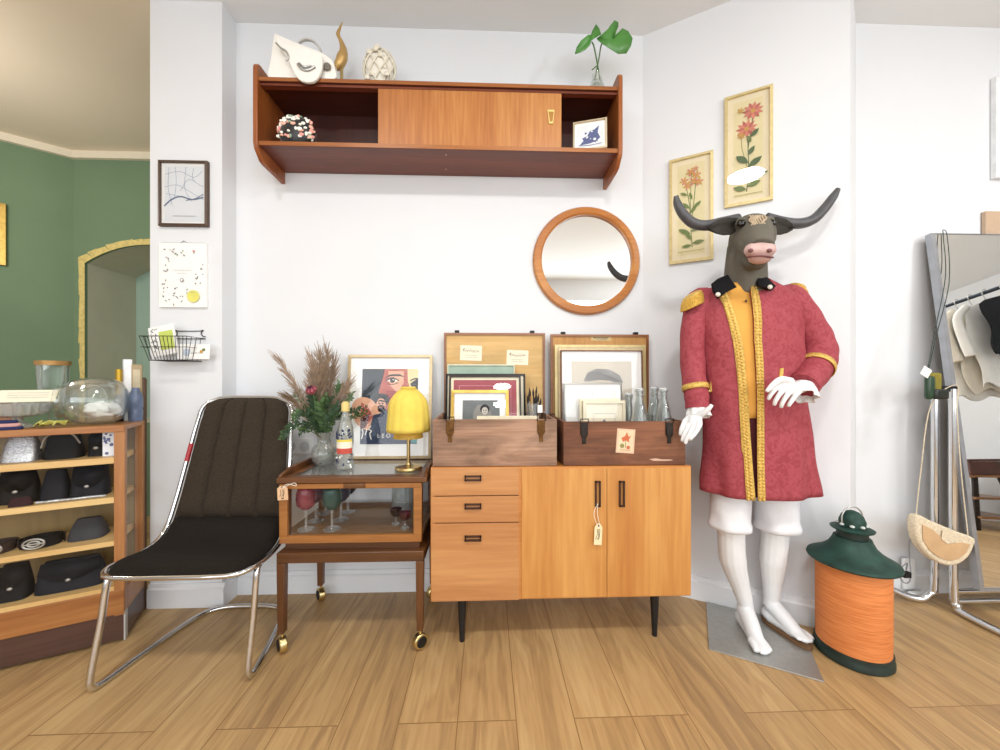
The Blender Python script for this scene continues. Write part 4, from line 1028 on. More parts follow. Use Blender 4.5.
cz1 = W(495, 419.5, CF).z; c2z1 = W(620, 421.5, CF).z
k0, k1 = W(432.5, 450, CF).x, W(557, 450, CF).x; m0, m1 = W(563.5, 450, CF).x, W(685.5, 450, CF).x
l10, l11 = W(444, 380, 2.04).x, W(545, 380, 2.04).x; l1z = W(490, 333, 2.04).z
l20, l21 = W(550.5, 380, 2.04).x, W(648.5, 380, 2.04).x; l2z = W(600, 334.5, 2.04).z
def paper_label(cx_, cz_, w_, h_, rot, head, seed, m=None, y=CB-.0125):
    def f(par):
        a = Art(0)
        a.rect(m or cream, -w_/2, w_/2, -h_/2, h_/2)
        a.scrib(ink, -w_*.36, w_*.36, h_*.14, h_*.22, .0032, seed, 15); a.line(ink, [(-w_*.38, h_*.2), (-w_*.3, h_*.3)], .003)
        for i in range(2): a.scrib(greyink, -w_*.25, w_*.28, -h_*.15-i*h_*.14, .004, .0015, seed+i)
        M_ = Matrix.Translation((cx_, y, cz_)) @ Matrix.Rotation(rot, 4, 'Y')
        a.mb.v = [M_ @ v for v in a.mb.v]
        a.build('paper_label', par, local=False)
    return f
lw = lambda u, v: W(u, v, CB-.012)
p1_, p2_ = lw(471, 353), lw(517.5, 357.5)
crate('weathered wooden crate with open plywood lid and rusty latches, beside the lamp', k0, k1, CF, CB, CZ, cz1, l10, l11, l1z, cr1, lid1, rust,
      ((W(450, 430, CF).x, False), (W(541, 430, CF).x, True)), (paper_label(p1_.x, p1_.z, .118, .082, R(2), '', 3), paper_label(p2_.x, p2_.z, .118, .08, R(2), '', 8)), ())
def sticker(par):
    c_ = W(625.5, 441, CF); a = Art(0)
    a.rect(mat('old_sticker', '#d8b79b', .8, var=.06), -.041, .041, -.054, .054)
    a.rect(mat('sticker_inner', '#e2c9a9', .8, var=.06), -.034, .034, -.047, .047)
    rd = mat('sticker_red', '#c46a4a', .8); ol = mat('sticker_olive', '#8d8a55', .8)
    a.poly(rd, [(-.02, .012), (-.004, .022), (.004, .04), (.012, .02), (.024, .024), (.014, .006), (.018, -.006), (.002, .002), (-.012, -.004)])
    a.disc(ol, -.014, -.022, .010); a.disc(rd, .014, -.028, .008); a.scrib(mat('sticker_brown', '#8b5a44', .8), -.025, .025, -.04, .005, .0018, 4); a.line(ol, [(0, 0), (.002, -.03)], .003)
    M_ = Matrix.Translation((c_.x, CF-.0005, c_.z)) @ Matrix.Rotation(R(4), 4, 'Y')
    a.mb.v = [M_ @ v for v in a.mb.v]; a.build('pasted_sticker', par, local=False)
def scuff(par):
    a = Art(0); c_ = W(660, 460, CF); wm_ = mat('chipped_pale_wood', '#cfae9a', .9, var=.1)
    a.poly(wm_, [(-.05, .004), (-.02, .008), (.01, .003), (.05, .002), (.06, -.002), (.02, -.004), (-.03, -.003)])
    a.mb.v = [v+Vector((c_.x, CF-.0004, c_.z)) for v in a.mb.v]; a.build('chipped_edge', par, local=False)
crate('dark brown wooden crate with a red sticker on its front, beside the mannequin', m0, m1, CF, CB, CZ, c2z1, l20, l21, l2z, cr2, lid2, dark_iron,
      ((W(584, 430, CF).x, False), (W(669, 430, CF).x, False)), (paper_label(lw(601, 338.5).x, lw(601, 338.5).z, .11, .024, 0, '', 5, mat('brass_plate_paper', '#cdb684', .7)),), (sticker, scuff))

# pictures standing in the crates (rest on the crate floor, lean back)
cfz = CZ+.0105
greym = mat('mat_sage', '#9db3a4', .8); redm = mat('mat_crimson', '#a4515c', .8, var=.04); photo_bg = mat('photo_grey', '#6e7476', .7, var=.15, scale=14); photo_l = mat('photo_light', '#c8c3ba', .7); ivory = mat('ivory_board', '#ebe2c6', .7); sepia = mat('sepia_paper', '#d2cabb', .8, var=.05); hairg = mat('pencil_grey', '#8a8784', .8, var=.2, scale=30)
def stand(name, label, u0, u1, vtop, y, tilt, fw, fd, fm, draw, mw=0.0, mount=None, group=None, gl=True, inner=None):
    """picture standing on the crate floor at depth y, its upper corners at pixels (u0..u1, vtop)"""
    h_ = .3
    for _ in range(6):
        yt = y+h_*math.sin(tilt); zt_ = W((u0+u1)/2, vtop, yt).z; h_ = (zt_-cfz)/math.cos(tilt)
    ym = y+h_*math.sin(tilt)
    a_, b_ = W(u0, vtop, ym), W(u1, vtop, ym)
    return picture(name, label, 'picture', ((a_.x+b_.x)/2, y, cfz), 0, b_.x-a_.x, h_, fw, fd, fm, draw, tilt=-tilt, mw=mw, mount=mount, group=group, gl=gl, inner=inner)
def d_fill(m): return lambda a, x0, x1, z0, z1: a.rect(m, x0, x1, z0, z1)
def d_red(a, x0, x1, z0, z1):
    a.rect(redm, x0, x1, z0, z1); e_ = .03
    for q_ in ([(x0+e_, z0), (x0+e_, z1-e_)], [(x0+e_, z1-e_), (x1-e_, z1-e_)], [(x1-e_, z1-e_), (x1-e_, z0)]): a.line(mat('mat_line_pink', '#d59ba0', .8), q_, .0025)
def d_port(a, x0, x1, z0, z1):
    w, h = x1-x0, z1-z0; P = lambda p, q: (x0+w*p, z0+h*q)
    a.rect(photo_bg, x0, x1, z0, z1)
    a.poly(mat('photo_mid', '#8d8b86', .7), [P(.3, .1), P(.28, .6), P(.4, .85), P(.7, .85), P(.8, .5), P(.8, .1)])
    a.disc(pdark, *P(.6, .72), w*.13, h*.15); a.disc(photo_l, *P(.6, .66), w*.085, h*.12)
    a.poly(photo_l, [P(.5, .5), P(.7, .5), P(.8, .1), P(.4, .1)]); a.disc(pdark, *P(.57, .68), .003); a.disc(pdark, *P(.63, .68), .003); a.line(pdark, [P(.57, .6), P(.63, .6)], .002)
def d_mono(h2):
    return lambda a, x0, x1, z0, z1: (a.rect(paper, x0, x1, z0, z1))
stand('framed_mat', 'sage green mounted print rearmost in the weathered crate', 447.5, 514.5, 364.5, 2.0, R(2), .006, .010, mat('pale_edge', '#d5d8c4', .6), d_fill(greym), gl=False)
stand('framed_picture', 'cream edged black frame standing behind the crimson mount', 446, 525, 374, 1.945, R(8), .010, .012, black_metal, d_fill(cream), gl=False)
stand('framed_picture', 'black framed crimson mount with white line in the weathered crate', 449.5, 520.5, 376, 1.905, R(12), .009, .014, mat('dark_frame', '#2d2522', .4), d_red, mw=.014, mount=ivory)
stand('framed_portrait', 'gilt framed small grey portrait photograph in the weathered crate', 451.5, 508.5, 390.5, 1.84, R(14), .016, .018, gold, lambda a, x0, x1, z0, z1: d_port(a, x0+.042, x1-.03, z1-.036-.16, z1-.036), mount=paper)
a_, b_ = W(477, 417, 1.80), W(538, 417, 1.80)
tb = MB().box(a_.x, b_.x, 1.785, 1.80, cfz, W(500, 416, 1.79).z)
tag(tb.build('cream_board', ivory, bevel=.001), 'plain cream board lying lowest at the front of the weathered crate', 'board')
# jar of brushes
jp = W(533, 415, 1.93)
t = thing('brush_jar', 'clear glass jar of paint brushes with white tag in the weathered crate', 'jar', (jp.x, 1.93, cfz))
MB().lathe_open([(0, 0), (.035, 0), (.037, .01), (.037, .24), (.034, .25), (.032, .24), (.034, .01), (0, .006)], n=24, c=(jp.x, 1.93, cfz)).build('jar_glass', clear, t)
rn = random.Random(6); hm = [mat('brush_black', '#26211f', .5), mat('brush_amber', '#b07a3c', .5), mat('brush_grey', '#8f8c86', .6)]
for i in range(12):
    mb = MB(); bx = jp.x+rn.uniform(-.015, .015); tx_ = W(rn.uniform(524, 541), 392, 1.93).x; tz = W(533, rn.uniform(386, 402), 1.93).z
    b_, e_ = Vector((bx, 1.93+rn.uniform(-.015, .015), cfz+.02)), Vector((tx_, 1.93+rn.uniform(-.02, .02), tz))
    mb.tube([b_, b_.lerp(e_, .85)], .0032, 6, mat=rn.choice([0, 1, 2])); mb.tube([b_.lerp(e_, .85), b_.lerp(e_, .92), e_], [.004, .006, .001], 6, mat=0)
    mb.build('paint_brush', hm, t)
tg_ = W(540, 409, 1.885)
MB().box(tg_.x-.012, tg_.x+.012, 1.884, 1.886, tg_.z-.02, tg_.z+.02).build('tag', paper, t, smooth=0)
# second crate pictures
def d_hair(a, x0, x1, z0, z1):
    a.rect(sepia, x0, x1, z0, z1); z0 = z1-.19
    w, h = x1-x0, z1-z0; P = lambda p, q: (x0+w*p, z0+h*q)
    a.poly(hairg, [P(.2, .45), P(.26, .68), P(.42, .80), P(.62, .78), P(.8, .62), P(.86, .40), P(.7, .42), P(.5, .5), P(.3, .44)])
    for i in range(9): a.line(mat('pencil_dark', '#5d5a58', .8), [P(.24+.03*i, .5), P(.36+.03*i, .70-.004*i*i), P(.6+.03*i, .6-.02*i)], .0025, 4)
    a.disc(mat('pencil_face', '#cbbfae', .8), *P(.53, .28), w*.25, h*.2)
wdk = wood('dark_picture_frame', '#5c3a25', '#7d5335', 'x', 8)
stand('framed_picture', 'gold edged wooden frame rearmost in the brown crate', 554.5, 645, 345, 2.005, R(2), .016, .012, botframe, d_fill(cream), gl=False)
stand('framed_picture', 'dark wooden frame with pale gold top edge, second from the brown crate lid', 558, 641, 348.5, 1.97, R(2), .018, .014, palegold, d_fill(ivory), gl=False)
stand('framed_drawing', 'dark framed pencil drawing of a head with dark hair in the brown crate', 560, 641.5, 350.5, 1.935, R(2.5), .006, .016, wdk, d_hair, mw=.052, mount=paper)
stand('framed_picture', 'thin silver framed white print in front of the pencil drawing', 563.5, 621, 383, 1.885, R(3), .006, .014, steel, lambda a, x0, x1, z0, z1: (a.rect(paper, x0, x1, z0, z1), a.line(greyink, [((x0+x1)/2, z1-.06), ((x0+x1)/2, z1-.04)], .003)))
stand('framed_picture', 'cream framed plain picture just behind the foremost cream frame', 579, 619, 398.5, 1.845, R(3), .012, .012, ivory, d_fill(cream), gl=False)
def d_small(a, x0, x1, z0, z1):
    w = x1-x0
    a.rect(cream, x0, x1, z0, z1); zc = z1-.075
    for q_ in ([(x0+w*.2, z0), (x0+w*.2, z1-.05)], [(x0+w*.2, z1-.05), (x1-w*.2, z1-.05)], [(x1-w*.2, z1-.05), (x1-w*.2, z0)]): a.line(greyink, q_, .0018)
    a.disc(greyink, (x0+x1)/2, z1-.085, .007)
stand('framed_picture', 'foremost small cream frame with a tiny drawing in the brown crate', 582.5, 624.5, 400.5, 1.815, R(3), .014, .014, mat('cream_frame', '#e2d8be', .5), d_small)
# swing-top bottles
def swing_bottle(label, u, vtop, y, r=.042):
    p = W(u, vtop, y); h_ = p.z-cfz; s = h_
    t = thing('swing_top_bottle', label, 'bottle', (p.x, y, cfz), 0, 'swing-top bottles in the brown crate')
    MB().lathe_open([(0, 0), (r-.004, 0), (r, .008), (r, s*.45), (r-.007, s*.58), (min(.024, r*.75), s*.76), (.0155, s*.86), (.0155, s*.94), (.019, s*.95), (.019, s*.97), (.014, s*.97), (.0135, s*.86), (min(.021, r*.65), s*.76), (r-.010, s*.58), (r-.003, s*.45), (r-.003, .012), (0, .008)], n=24).build('bottle_body', glass('swing_glass', '#edf1f0', .5, .06), t, local=True)
    MB().lathe([(0, s*.965), (.013, s*.968), (.015, s*.985), (.008, s), (0, s)], 14).build('stopper', mat('porcelain_grey', '#cfd3d6', .3), t, local=True)
    MB().tube([(-.02, 0, s*.90), (-.022, 0, s*.96), (-.012, 0, s*1.0), (.012, 0, s*1.0), (.022, 0, s*.96), (.02, 0, s*.90)], .0018, 6).tube([(.019*math.cos(2*math.pi*i/16), .019*math.sin(2*math.pi*i/16), s*.90) for i in range(16)], .0018, 6, True).build('wire_bail', steel, t, local=True)
    return t
swing_bottle('smallest swing-top bottle close beside the cream picture frame', 628.5, 393, 1.875, .026)
swing_bottle('tall swing-top bottle second from the pictures in the brown crate', 639.5, 388, 1.709)
swing_bottle('swing-top bottle at the back, third from the pictures', 654.5, 387, 1.80)
b4 = swing_bottle('swing-top bottle with white label nearest the mannequin', 663.5, 388, 1.709)
MB().box(-.018, .018, -.0435, -.042, .12, .175).build('white_label', paper, b4, local=True, smooth=0)

# ------------------------------------------------------------------ lounge chair
CXc = -1.180
t = thing('lounge_chair', 'high backed dark brown channelled chair on a chrome cantilever frame', 'chair', (CXc, 1.70, 0))
prof = spline([Vector((0, y, z)) for y, z in [(1.435, .432), (1.50, .440), (1.60, .436), (1.69, .452), (1.745, .505), (1.785, .62), (1.825, .78), (1.865, .94), (1.905, 1.075)]], 6)
NP = len(prof)
def halfw(s):
    """half width along the shell, 0 = front edge, 1 = top edge, rounded corners"""
    w = .285-.03*min(1, s/.42) if s < .42 else .255-.045*(s-.42)/.58
    if s < .10: w -= .085*(1-math.sqrt(max(0, 1-(1-s/.10)**2)))
    if s > .92: w -= .075*(1-math.sqrt(max(0, 1-((s-.92)/.08)**2)))
    return w
cum = [0]
for i in range(1, NP): cum.append(cum[-1]+(prof[i]-prof[i-1]).length)
S = [c_/cum[-1] for c_ in cum]
def pad(i0, i1, channels, th, name, um):
    NX = 40; top = []; bot = []
    for i in range(i0, i1+1):
        p = prof[i]; tn = (prof[min(i+1, NP-1)]-prof[max(i-1, 0)]).normalized(); nrm = Vector((0, -tn.z, tn.y))
        hw_ = halfw(S[i])-.014
        endf = min(1, (i-i0+.25)/2.2, (i1-i+.25)/2.2)
        rt, rb = [], []
        for k in range(NX+1):
            q_ = -1+2*k/NX
            edge = (1-abs(q_)**8)**.5
            ch = (1-.55*math.exp(-((q_*channels/2+channels/2) % 1.0-0)**2/.006)-.55*math.exp(-(1-(q_*channels/2+channels/2) % 1.0)**2/.006)) if channels > 1 else 1-.08*abs(q_)
            if channels > 1: ch *= 1-.16*abs(math.sin(i*.75))**6
            tt = th*edge*ch*math.sin(endf*math.pi/2)+.003
            rt.append(Vector((CXc+q_*hw_, p.y, p.z))+nrm*tt); rb.append(Vector((CXc+q_*hw_, p.y, p.z))-nrm*.004)
        top.append(rt+rb[::-1])
    return MB().loft(top, cap=True).build(name, um, t, smooth=60)
ij = min(range(NP), key=lambda i: abs(prof[i].z-.53) if prof[i].y > 1.7 else 9)
pad(0, ij, 1, .038, 'seat_cushion', mat('dark_brown_wool', '#1c1712', .95, var=.35, scale=180, bump=.25)); pad(ij, NP-1, 4, .030, 'backrest', mat('brown_wool_upholstery', '#352d24', .95, var=.3, scale=180, bump=.25))
rim = []
for i in range(0, NP): rim.append(Vector((CXc-halfw(S[i])-.004, prof[i].y, prof[i].z)))
top_e = [Vector((CXc+q_*(halfw(1)), prof[-1].y+.003, prof[-1].z+.004)) for q_ in (-.6, 0, .6)]
rim2 = [Vector((CXc+halfw(S[i])+.004, prof[i].y, prof[i].z)) for i in range(NP-1, -1, -1)]
fr = [Vector((CXc+q_*halfw(0), prof[0].y-.006, prof[0].z)) for q_ in (.6, 0, -.6)]
MB().tube(rim+top_e+rim2+fr, .0095, 10, True).build('shell_rim', chrome, t)
L_ = lambda pts, n=6: [tuple(p) for p in pts]
path = spline([(CXc-.262, 1.52, .425), (CXc-.268, 1.485, .40), (-1.452, 1.462, .25), (-1.462, 1.437, .075), (-1.463, 1.440, .030), (-1.460, 1.475, .0125), (-1.45, 1.60, .012), (-1.425, 1.80, .012), (-1.395, 1.905, .012), (-1.33, 1.95, .012), (-1.20, 1.957, .012), (-1.08, 1.945, .012), (-1.01, 1.90, .012), (-.975, 1.78, .012), (-.935, 1.60, .012), (-.918, 1.51, .0125), (-.916, 1.478, .030), (-.916, 1.475, .075), (-.912, 1.50, .25), (CXc+.268, 1.52, .40), (CXc+.262, 1.55, .425)], 6)
MB().tube(path, .0115, 12).build('cantilever_frame', chrome, t)
MB().tube([(CXc-.262, 1.52, .425), (CXc, 1.52, .418), (CXc+.262, 1.55, .425)], .009, 8).build('cross_tube', chrome, t)
i_r = min(range(NP), key=lambda i: abs(prof[i].z-.80))
MB().tube([Vector((CXc-halfw(S[i])-.004, prof[i].y, prof[i].z)) for i in (i_r-1, i_r, i_r+1, i_r+2)], .0102, 10).build('red_tape', mat('red_tape', '#a5262c', .4), t)

# ------------------------------------------------------------------ glass display case (turned to the opening)
KO = Vector((-1.614, 1.73, 0)); KA = R(27.2)
KU = Vector((math.cos(KA), math.sin(KA), 0)); KV = Vector((-math.sin(KA), math.cos(KA), 0))
KM = Matrix.Translation(KO) @ Matrix.Rotation(KA, 4, 'Z')
t = thing('display_case', 'honey wood glass fronted display case full of bags and belts', 'display case', KO, KA)
CL, CD, CT = 1.25, .262, .962
def kb(x0, x1, y0, y1, z0, z1): return MB().box(x0, x1, y0, y1, z0, z1)
kb(-CL, 0, 0, CD, CT-.02, CT).build('top_board', honey_x, t, local=True, bevel=.002)
kb(-CL, -.001, -.003, .022, CT-.028, CT-.001).build('top_rail', honey_x, t, local=True, bevel=.002)
for x0, y0 in ((-.036, 0), (-.03, CD-.03), (-CL, 0)): kb(x0, x0+(.036 if y0 == 0 else .03), y0, y0+.03, .12, CT-.02).build('corner_post', honey, t, local=True, bevel=.002)
kb(-CL, 0, .004, CD, .012, .135).build('plinth', wood('brown_plinth', '#3f2922', '#5a3c31', 'x', 4), t, local=True, smooth=0)
kb(-.004, .0015, .001, .03, .004, .135).build('plinth_corner', mat('pale_corner_strip', '#b9b6b2', .5), t, local=True, smooth=0)
kb(-CL, -.001, -.004, .02, .128, .232).build('bottom_rail', honey_x, t, local=True, bevel=.002)
shz = [(.795, .822), (.62, .645), (.43, .452), (.228, .25)]
for z0, z1 in shz: kb(-CL+.036, -.034, .006, CD-.015, z0, z1).build('shelf', paleshelf, t, local=True, bevel=.001)
kb(-CL, -.03, CD-.012, CD-.004, .135, CT-.02).build('back_panel', wood('case_back', '#746039', '#98804f', 'z', 3), t, local=True, smooth=0)
kb(-CL+.036, -.036, .010, .013, .235, CT-.022).build('front_glass', case_glass, t, local=True, smooth=0)
kb(-.012, -.009, .03, CD-.03, .14, CT-.02).build('side_glass', case_glass, t, local=True, smooth=0)
kb(-.012, 0, .03, CD-.03, .128, .232).build('side_rail', honey, t, local=True, smooth=0)
kb(-.055, .004, CD, CD+.026, .0, 1.178).build('end_panel', wood('dark_end_panel', '#35251a', '#5b3d24', 'z', 5), t, local=True, bevel=.01)
def kp(u, v, z):
    p = F(u, v, z); return p
def k2w(x, y, z): return KM @ Vector((x, y, z))
def slx(u, y, z):
    """local x on the case where the sight line at column u meets local depth y"""
    lo, hi = -CL, 0
    for _ in range(40):
        m_ = (lo+hi)/2; p = k2w(m_, y, z); d_ = p.x*sY+p.y*cY; uu = 500+FPX*(p.x*cY-p.y*sY)/d_
        if uu < u: lo = m_
        else: hi = m_
    return lo
# goods on the shelves
blk = mat('black_leather', '#0a0a0b', .7, var=.3, bump=.1); nav = mat('navy_leather', '#11151e', .7, var=.2); mar = mat('maroon_leather', '#301219', .7, var=.2); silv = mat('silver_beads', '#b9bcc0', .3, .8, var=.4, scale=160, bump=.6); greyl = mat('grey_leather', '#38393e', .7, var=.2); brl = mat('brown_leather', '#33241d', .55, var=.2)
def clutch(name, label, cat, u0, u1, z, h, m, dep=.09, chain=False, group=None, flap=True, sag=.25, yy=.10):
    x0, x1 = slx(u0, yy, z), slx(u1, yy, z); w = x1-x0; xm_ = (x0+x1)/2
    o = k2w(xm_, yy, z); t = thing(name, label, cat, o, KA, group)
    rings = []
    for i in range(9):
        q_ = i/8; hh = h*(q_); ww = w/2*(1-sag*q_**2); dd = dep/2*(1-.75*q_)
        rings.append([Vector((ww*math.copysign(abs(math.cos(a_))**.45, math.cos(a_)), dd*math.copysign(abs(math.sin(a_))**.7, math.sin(a_)), .001+hh)) for a_ in [2*math.pi*k/28 for k in range(28)]])
    MB().loft(rings, cap=True).build('bag_body', m, t, local=True, smooth=60)
    if flap:
        pts = [(-w*.40, h*.99), (w*.40, h*.99), (w*.43, h*.62), (w*.2, h*.40), (0, h*.34), (-w*.2, h*.40), (-w*.43, h*.62)]
        mb = MB(); mb.add([(x, -dep/2*(1-.7*(z_/h))-.006, z_) for x, z_ in pts], [tuple(range(7))]); mb.build('flap', m, t, local=True, solid=.003)
        MB().ell((0, -dep/2*.8-.006, h*.38), (.009, .005, .007), 10).build('clasp', steel, t, local=True)
    if chain:
        MB().tube(spline([(-w*.45, -dep*.5, h*.45), (-w*.30, -dep*.58, h*.85), (w*.0, -dep*.5, h*.97), (w*.35, -dep*.58, h*.9), (w*.5, -dep*.4, h*.55)], 8), .0032, 6).build('chain', steel, t, local=True)
    return t
clutch('beaded_evening_bag', 'silver beaded evening bag on the top shelf of the display case', 'handbag', 3, 42, .8225, .105, silv, .1, flap=False, sag=.3)
clutch('black_handbag', 'black handbag with silver chain on the top shelf of the display case', 'handbag', 45, 84, .8225, .118, blk, .09, chain=True, flap=False)
clutch('small_black_purse', 'small black purse at the end of the top shelf of the display case', 'handbag', 89, 108, .8225, .1, blk, .06, flap=True)
o = k2w(slx(109, .06, .85), .06, .8225)
cc = MB().box(-.02, .02, -.003, .003, 0, .115)
cm = thing('patterned_card', 'blue and white patterned card standing in the corner of the top case shelf', 'card', o, KA)
cc.build('card', mat('card_white', '#e9ecf2', .5), cm, local=True, smooth=0)
a = Art(-.0035); rn = random.Random(3)
for i in range(12): a.disc(tileb, rn.uniform(-.015, .015), rn.uniform(.01, .1), rn.uniform(.003, .007), n=8)
a.build('blue_pattern', cm)
clutch('black_handbag', 'large black flap handbag on the second shelf of the display case', 'handbag', 0, 41, .6455, .135, blk, .085, yy=.115)
clutch('dark_handbag', 'dark grey pouch bag in the middle of the second case shelf', 'handbag', 42, 71, .6455, .125, nav, .1, flap=False, sag=.35)
clutch('navy_handbag', 'navy box handbag at the end of the second case shelf', 'handbag', 72, 110, .6455, .13, nav, .1, sag=.08)
def flat_item(name, label, cat, pts, z, r, m, yy=.05, parts=None):
    ps = [k2w(slx(u, y, z), y, z+r+dz) for u, y, dz in pts]
    t = thing(name, label, cat, ps[0]*1.0)
    MW[t.name] = Matrix.Translation(ps[0]); MB().tube(spline([tuple(p) for p in ps], 8), r, 8, flat=1).build('band', m, t)
    return t
t = flat_item('silver_bracelet', 'silver chain lying along the front of the second case shelf', 'jewellery', [(36, .035, 0), (48, .03, 0), (60, .035, 0), (75, .03, 0), (90, .035, 0), (106, .03, 0)], .6455, .006, silv)
def belt(label, u, z, m, w_, cname='silver buckle'):
    o = k2w(slx(u, .10, z), .10, z); t = thing('coiled_belt', label, 'belt', o, KA, 'coiled belts on the third case shelf')
    rings = []
    pts = [Vector((w_*(1-.16*i/40*2)*math.cos(2*math.pi*i/20), .055*(1-.16*i/40*2)*math.sin(2*math.pi*i/20), 0)) for i in range(41)]
    MB().loft([[p+Vector((0, 0, .001)), p+Vector((0, 0, .038)), p*.96+Vector((0, 0, .038)), p*.96+Vector((0, 0, .001))] for p in pts], cap=True).build('strap', m, t, local=True, smooth=30)
    b = MB(); sx_ = .026
    for rr2 in (1, .55): b.tube([(sx_*rr2*math.cos(a_)*1.2, -.062, .027+.02*rr2*math.sin(a_)) for a_ in [2*math.pi*i/20 for i in range(20)]], .0035, 6, True)
    b.tube([(-.03, -.064, .027), (.03, -.064, .027)], .003, 6)
    b.build('buckle', steel, t, local=True)
belt('black coiled belt with round silver buckle on the third case shelf', 42, .4525, blk, .07)
belt('brown coiled belt left end of the third case shelf', 0, .4525, brl, .05)
clutch('grey_pouch', 'flat grey pouch lying on the third shelf of the display case', 'pouch', 70, 108, .4525, .085, greyl, .12, flap=False, sag=.4, yy=.13)
clutch('dark_handbag', 'long dark bag on the lowest case shelf by the corner post', 'handbag', 36, 108, .2505, .125, nav, .1, flap=True)
clutch('black_handbag', 'black bag on the lowest case shelf by the photo edge', 'handbag', 0, 33, .2505, .14, blk, .1)
clutch('maroon_purse', 'maroon purse tucked low beside the chain on the second case shelf', 'handbag', 8, 33, .6455, .035, mar, .026, flap=False, yy=.033)

# goods on top of the case
kz = CT+.0005
def ontop(u, y): return k2w(slx(u, y, kz), y, kz)
p = ontop(95, .112)
t = thing('glass_jar', 'big clear glass candy jar lying on its side with white tissue inside', 'jar', p, KA)
jr = .107
Mj = Matrix.Translation((0, 0, jr)) @ Matrix.Rotation(R(-90), 4, 'Y') @ Matrix.Rotation(0, 4, 'Z')
MB().lathe_open([(0, -.10), (.06, -.10), (.088, -.085), (.103, -.055), (.107, 0), (.103, .045), (.088, .08), (.070, .092), (.068, .102), (.075, .110), (.071, .110), (.064, .102), (.066, .092), (.084, .078), (.099, .045), (.103, 0), (.099, -.055), (.085, -.08), (.058, -.095), (0, -.095)], n=40, M=Mj).build('jar_body', glass('jar_glass', '#fbfdfc', .3, .02), t, local=True)
tis = thing('tissue_paper', 'crumpled white tissue paper inside the glass jar', 'tissue paper', p+Vector((0, 0, .006)), KA)
rings = []; rn = random.Random(8)
mb = MB(); mb.ell((.02, 0, .056), (.062, .052, .037), 20)
vv = []
for v in mb.v:
    d_ = v-Vector((.02, 0, .056)); n_ = 1+.22*math.sin(d_.x*90+d_.z*60)*math.cos(d_.y*80+d_.x*40)+rn.uniform(-.06, .06)
    vv.append(Vector((.02, 0, .056))+d_*n_*(.9 if d_.z < 0 else 1))
mb.v = vv; mb.build('crumpled_sheet', mat('tissue_white', '#f5f6f8', .8, emit=0), tis, local=True, smooth=25)
p = ontop(85, .247)
t = thing('jar_lid', 'round clear glass lid leaning behind the lying jar', 'lid', p, KA-R(14))
Ml = Matrix.Translation((0, .01, .105)) @ Matrix.Rotation(R(78), 4, 'X')
MB().lathe_open([(0, .03), (.03, .028), (.055, .018), (.07, .004), (.076, 0), (.076, -.006), (.066, -.006), (.062, .0), (.05, .012), (.03, .022), (0, .025)], n=36, M=Ml).build('lid_dome', glass('lid_glass', '#f2f7f4', .6, .10), t, local=True)
MB().tube([Ml @ Vector((.076*math.cos(a_), .076*math.sin(a_), -.003)) for a_ in [2*math.pi*i/36 for i in range(36)]], .0035, 6, True).build('lid_rim', glass('rim_glass', '#e6ece8', .8, .3), t, local=True)
p = ontop(53, .225)
t = thing('hurricane_vase', 'clear glass vase with gold rim on a footed base behind the crystal bowl', 'vase', p, KA)
vh = .285
MB().lathe_open([(0, 0), (.04, 0), (.042, .005), (.016, .014), (.014, .05), (.03, .075), (.042, .11), (.048, .16), (.054, vh), (.051, vh), (.045, .16), (.039, .112), (.026, .08), (0, .07)], n=32).build('vase_body', glass('vase_clear', '#eef4f0', .5, .06), t, local=True)
MB().lathe([(.0535, vh-.016), (.056, vh-.016), (.058, vh+.004), (.0535, vh+.004)], 32).build('gold_rim', mat('matte_gold', '#b08a55', .4, .5), t, local=True)
p = ontop(17, .10)
t = thing('crystal_bowl', 'footed cut crystal bowl holding paper cards on the display case', 'bowl', p, KA)
MB().lathe([(0, 0), (.05, 0), (.052, .006), (.026, .02), (.014, .034), (.016, .044), (0, .044)], 32, rib=.02, ribn=16).build('foot', mat('crystal_foot', '#c9cdc6', .15, .5, var=.2, scale=60), t, local=True)
MB().lathe_open([(0, .044), (.045, .046), (.082, .055), (.091, .08), (.095, .105), (.091, .105), (.086, .08), (.077, .062), (.05, .053), (0, .051)], n=48, rib=.03, ribn=24).build('cut_bowl', glass('crystal_glass', '#eef2f2', .6, .16), t, local=True)
def cardthing(label, x, y, z, w_, h_, tilt, rz):
    c_ = thing('paper_card', label, 'card', k2w(x, y, z), KA+rz, None, tilt)
    MB().box(-w_/2, w_/2, 0, .004, 0, h_).build('card', cream, c_, local=True, smooth=0)
    a = Art(-.0006)
    for i in range(3): a.scrib(greyink, -w_*.35, w_*.35, h_*(.75-.2*i), .004, .0015, i+2)
    a.build('card_print', c_)
bx_ = slx(17, .10, kz)
cardthing('cream paper card lying across the crystal bowl', bx_+.035, .075, kz+.110, .165, .062, R(-38), R(3))
t = thing('yellow_ribbon', 'crumpled yellow green ribbon beside the crystal bowl foot', 'ribbon', ontop(53, .03), KA)
rn = random.Random(15); pts = [(-.05+.0125*i, .02*math.sin(i*2.1), .012+.012*abs(math.sin(i*1.7))) for i in range(9)]
mb = MB(); sp2 = spline(pts, 5)
mb.loft([[p_+Vector((0, -.018, -.004+.006*math.sin(i*.7))), p_+Vector((0, 0, .008)), p_+Vector((0, .018, -.004-.006*math.sin(i*.9)))] for i, p_ in enumerate(sp2)], closed=False)
mb.build('ribbon_band', mat('yellow_green_satin', '#b9b45c', .5, var=.12), t, local=True, solid=.003)
t = thing('folded_scarf', 'dark blue and pink folded scarf at the photo edge of the case top', 'scarf', ontop(-2, .018), KA)
mb = MB()
